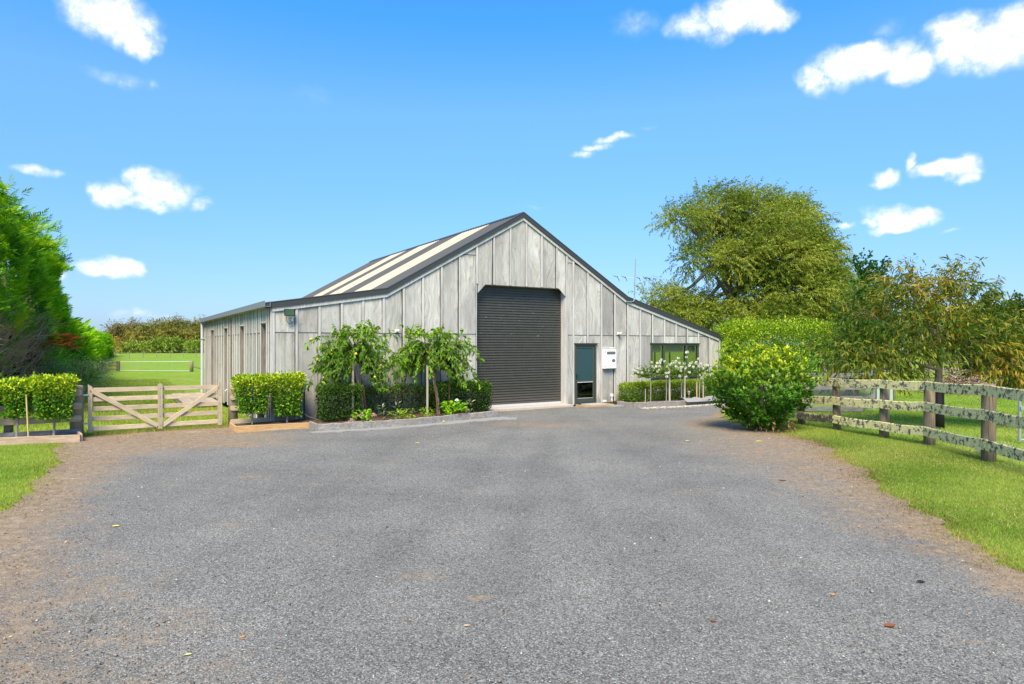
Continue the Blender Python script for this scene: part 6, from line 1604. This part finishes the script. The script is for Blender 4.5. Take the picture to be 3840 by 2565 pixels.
# a rusty dead spray and the brown bare branches near the foot
n = 46
Po = np.array([-17.6, 24.9, 2.2])+rng.normal(size=(n, 3))*np.array([0.30, 0.28, 0.12])
leaves_obj(ch, spray(Po, unit(FN+rnd_dir(n)*0.3), unit(UP+rnd_dir(n)*0.4), np.full(n, 0.42), 0.2, tints(n, (0.16, 0.04, 0.015), (0.30, 0.10, 0.035), 0.1)), 'leaf_matt', 'rusty_spray')
stuff([o_ for o_ in ch.children if o_.name.startswith('rusty_spray')][0])
db = MB()
def dead_fan(p, d, L, r, k):
    pts = arc_strand(p, d, L, 5, -0.03, 0.12)
    db.tube([tuple(x) for x in pts], [r, r*0.8, r*0.6, r*0.45, r*0.3, r*0.18], 5, cap=False)
    for q in range(k):
        i = rng.integers(1, 5); dd = unit(unit(pts[i+1]-pts[i])+rnd_dir(1)[0]*0.65)
        pp = arc_strand(pts[i], dd, L*(0.25+0.3*rng.random()), 3, 0.0, 0.2)
        db.tube([tuple(x) for x in pp], [r*0.4, r*0.3, r*0.2, r*0.1], 3, cap=False)
for q in range(210):
    y = 18.4+9.5*rng.random(); z = 3.2*rng.random()**0.8
    x = np.interp(y, HX[:, 0], HX[:, 1])-0.9-0.9*rng.random()
    dead_fan((x, y, z*0.8), unit(np.array([0.75, -0.3, 0.25+0.45*rng.random()])+rnd_dir(1)[0]*0.35), 0.8+0.9*rng.random(), 0.016+0.014*rng.random(), 6)
for q in range(60):
    y = 19.4+3.8*rng.random(); z = 4.35+rng.normal()*0.40; x = np.interp(y, HX[:, 0], HX[:, 1])-1.75-0.5*rng.random()
    dead_fan((x, y, z), unit(np.array([0.7, -0.4, 0.1])+rnd_dir(1)[0]*0.35), 0.7+0.5*rng.random(), 0.013, 8)
for q in range(9):
    y = 19+q*1.1; x = np.interp(y, HX[:, 0], HX[:, 1])-1.6
    db.tube([(x-0.6, y, 0), (x-0.3, y, 1.4), (x+0.2+0.5*rng.random(), y-0.3, 3.0)], [0.12, 0.09, 0.05], 7)
db.build('dead_branches', M['twig'], ch)
# dark core shell standing in for the shaded twiggy heart, and the trunks
hv, hf = [], []
yy = np.arange(18.6, 43.5, 1.2)
for i, y in enumerate(yy):
    x = np.interp(y, HX[:, 0], HX[:, 1]); g = float(ground_z(x, y))
    for dx_, z_ in ((-1.7, g-0.2), (-2.1, 2.4), (-2.5, 4.6), (-3.4, 5.5), (-5.0, 5.3), (-5.4, g-0.2)):
        hv.append((x+dx_+random.uniform(-.15, .15), y, z_*float(np.interp(y, [30, 38, 43.5], [1.0, 0.82, 0.55]))+random.uniform(-.15, .15)))
for i in range(len(yy)-1):
    for k in range(5): hf.append((i*6+k, i*6+k+1, (i+1)*6+k+1, (i+1)*6+k))
hf.append((0, 1, 2, 3, 4, 5))
mesh_obj('hedge_core', hv, hf, plain('dark_hedge_core', (0.022, 0.020, 0.013), 1.0, 0.0, 0.05, 0.4, 9.0, 0.6), ch)
tk = MB()
for y in np.arange(19.2, 40, 2.1):
    x = np.interp(y, HX[:, 0], HX[:, 1])-2.3
    tk.tube([(x, y, -0.3), (x-0.1, y, 2.5), (x-0.3, y, 6)], [0.2, 0.16, 0.08], 8)
tk.build('trunks', M['bark'], ch)
# lower lime green hedge continuing beyond
lh = thing('lime_hedge', 'lower lime green conifer hedge continuing beyond the tall one', 'hedge', (0, 0, 0))
leaves_obj(lh, conifer(lh, 7000, 41.5, 125, 3.9, 0.35, 0.45, 0.75, 0.28, LIM, 1.5), 'leaf_matt')
hv, hf = [], []
yy = np.arange(42.5, 125, 3.5)
for y in yy:
    x = np.interp(y, HX[:, 0], HX[:, 1]); g = float(ground_z(x, y))
    for dx_, z_ in ((-1.0, g-0.2), (-1.3, 2.0), (-1.7, 3.1), (-3.4, 3.2), (-3.6, g-0.2)): hv.append((x+dx_, y, z_+(g if z_ > 0 else 0)))
for i in range(len(yy)-1):
    for k in range(4): hf.append((i*5+k, i*5+k+1, (i+1)*5+k+1, (i+1)*5+k))
hf.append((0, 1, 2, 3, 4))
mesh_obj('hedge_core', hv, hf, M['bark'], lh)
# grey leaved shrub at the foot of the conifers
gs_ = thing('grey_shrub', 'grey blue leaved shrub at the foot of the conifer hedge', 'shrub', (-17.6, 26.2, float(ground_z(-17.6, 26.2))))
leaves_obj(gs_, [box_crown(3600, (0, 0, 0.85), 1.1, 0.8, 0.85, 0.4, 0.085, 0.35, (0.05, 0.085, 0.065), (0.15, 0.20, 0.16), (0.26, 0.32, 0.27), shell=0.3, rough=0.2)], 'leaf_matt')
twigs_in(gs_, (0, 0, 0), [(random.uniform(-.9, .9), random.uniform(-.6, .6), random.uniform(0.7, 1.7)) for _ in range(24)], 0.02, 'twig')

# ------------------------------------------------------------------ distant trees beyond the pasture
FAR = [  # azimuth pixel, top pixel row, width px, distance, label, palette
 (445, 1222, 70, 168, 'bronze tinged distant tree next to the lime hedge', 1), (505, 1213, 90, 172, 'distant tree with bare grey twigs on its top', 1), (528, 1240, 70, 160, 'rounded golden olive willow left of the dark gap', 0),
 (590, 1205, 95, 166, 'tall billowing olive willow in the middle of the distant row', 0), (655, 1202, 100, 164, 'tallest billowing olive willow of the distant row', 0), (715, 1238, 80, 160, 'low drooping olive willow near the barn corner', 0), (755, 1205, 90, 168, 'olive willow half hidden by the barn gutter', 0), (620, 1245, 80, 158, 'low rounded olive willow in front of the taller ones', 0)]
PAL = [[(0.045, 0.06, 0.016), (0.105, 0.115, 0.026), (0.19, 0.185, 0.045), (0.27, 0.25, 0.085)], [(0.055, 0.06, 0.025), (0.12, 0.105, 0.045), (0.19, 0.155, 0.07), (0.22, 0.19, 0.11)]]
for u, v, wpx, Y, lab, pal in FAR:
    k = Y/2430.; X = (u-1920)*k; h = 2.13+(1290-v)*k; w_ = wpx*k
    bls = [(0, 0, h*0.62, w_*0.42, w_*0.4, h*0.36)]
    for q in range(7): bls.append((random.uniform(-.4, .4)*w_, random.uniform(-.3, .3)*w_, h*random.uniform(0.28, 0.75), w_*random.uniform(.2, .3), w_*.25, h*random.uniform(.16, .26)))
    blob_tree('far_willow' if pal == 0 else 'far_tree', lab, (X, Y, 0), bls, 760, 6, 0.42, 0.62, 0.24, PAL[pal], (0.5, 0, 0.0), 0.22, 2, [(0, 0, 0), (0.1, 0, h*0.25), (0, 0, h*0.6)], trunk_r=0.35, limbs=False, group='trees in the distant row')
for q in range(13):
    t_ = q/12; X = -92+t_*32+random.uniform(-.5, .5); 
    Y = 152+2.0*math.sin(q*2.1)
    u = 400+q*29; X = (u-1920)*Y/2430.
    h = [1.9, 2.2, 1.8, 2.3, 2.0, 2.2, 2.9, 3.2, 3.0, 3.1, 2.4, 2.7, 2.5][q]
    blob_tree('young_shrub', 'light green young shrub along the boundary fence, number %s from the left' % ('first second third fourth fifth sixth seventh eighth ninth tenth eleventh twelfth thirteenth'.split()[q]), (X, Y, 0), [(0, 0, h*0.5, 1.0, 0.9, h*0.5), (0.3, 0, h*0.7, 0.6, 0.6, h*0.3)], 130, 3, 0.3, 0.4, 0.5, [(0.05, 0.11, 0.02), (0.11, 0.19, 0.03), (0.21, 0.29, 0.06), (0.33, 0.40, 0.15)], (0, 0, 0.5), 0.0, 2, [(0, 0, 0), (0, 0, h*0.4), (0, 0, h*0.7)], trunk_r=0.06, limbs=False, group='young shrubs along the boundary fence', cat='shrub', hang=0.0)
blob_tree('golden_bush', 'small golden bush at the end of the lime hedge', ((430-1920)*140/2430., 140, 0), [(0, 0, 1.7, 1.1, 1.0, 1.7)], 160, 3, 0.25, 0.4, 0.4, [(0.16, 0.12, 0.03), (0.30, 0.22, 0.06), (0.38, 0.30, 0.10)], (0, 0, 0.3), 0.0, 2, [(0, 0, 0), (0, 0, 1), (0, 0, 1.6)], trunk_r=0.08, limbs=False, cat='bush')
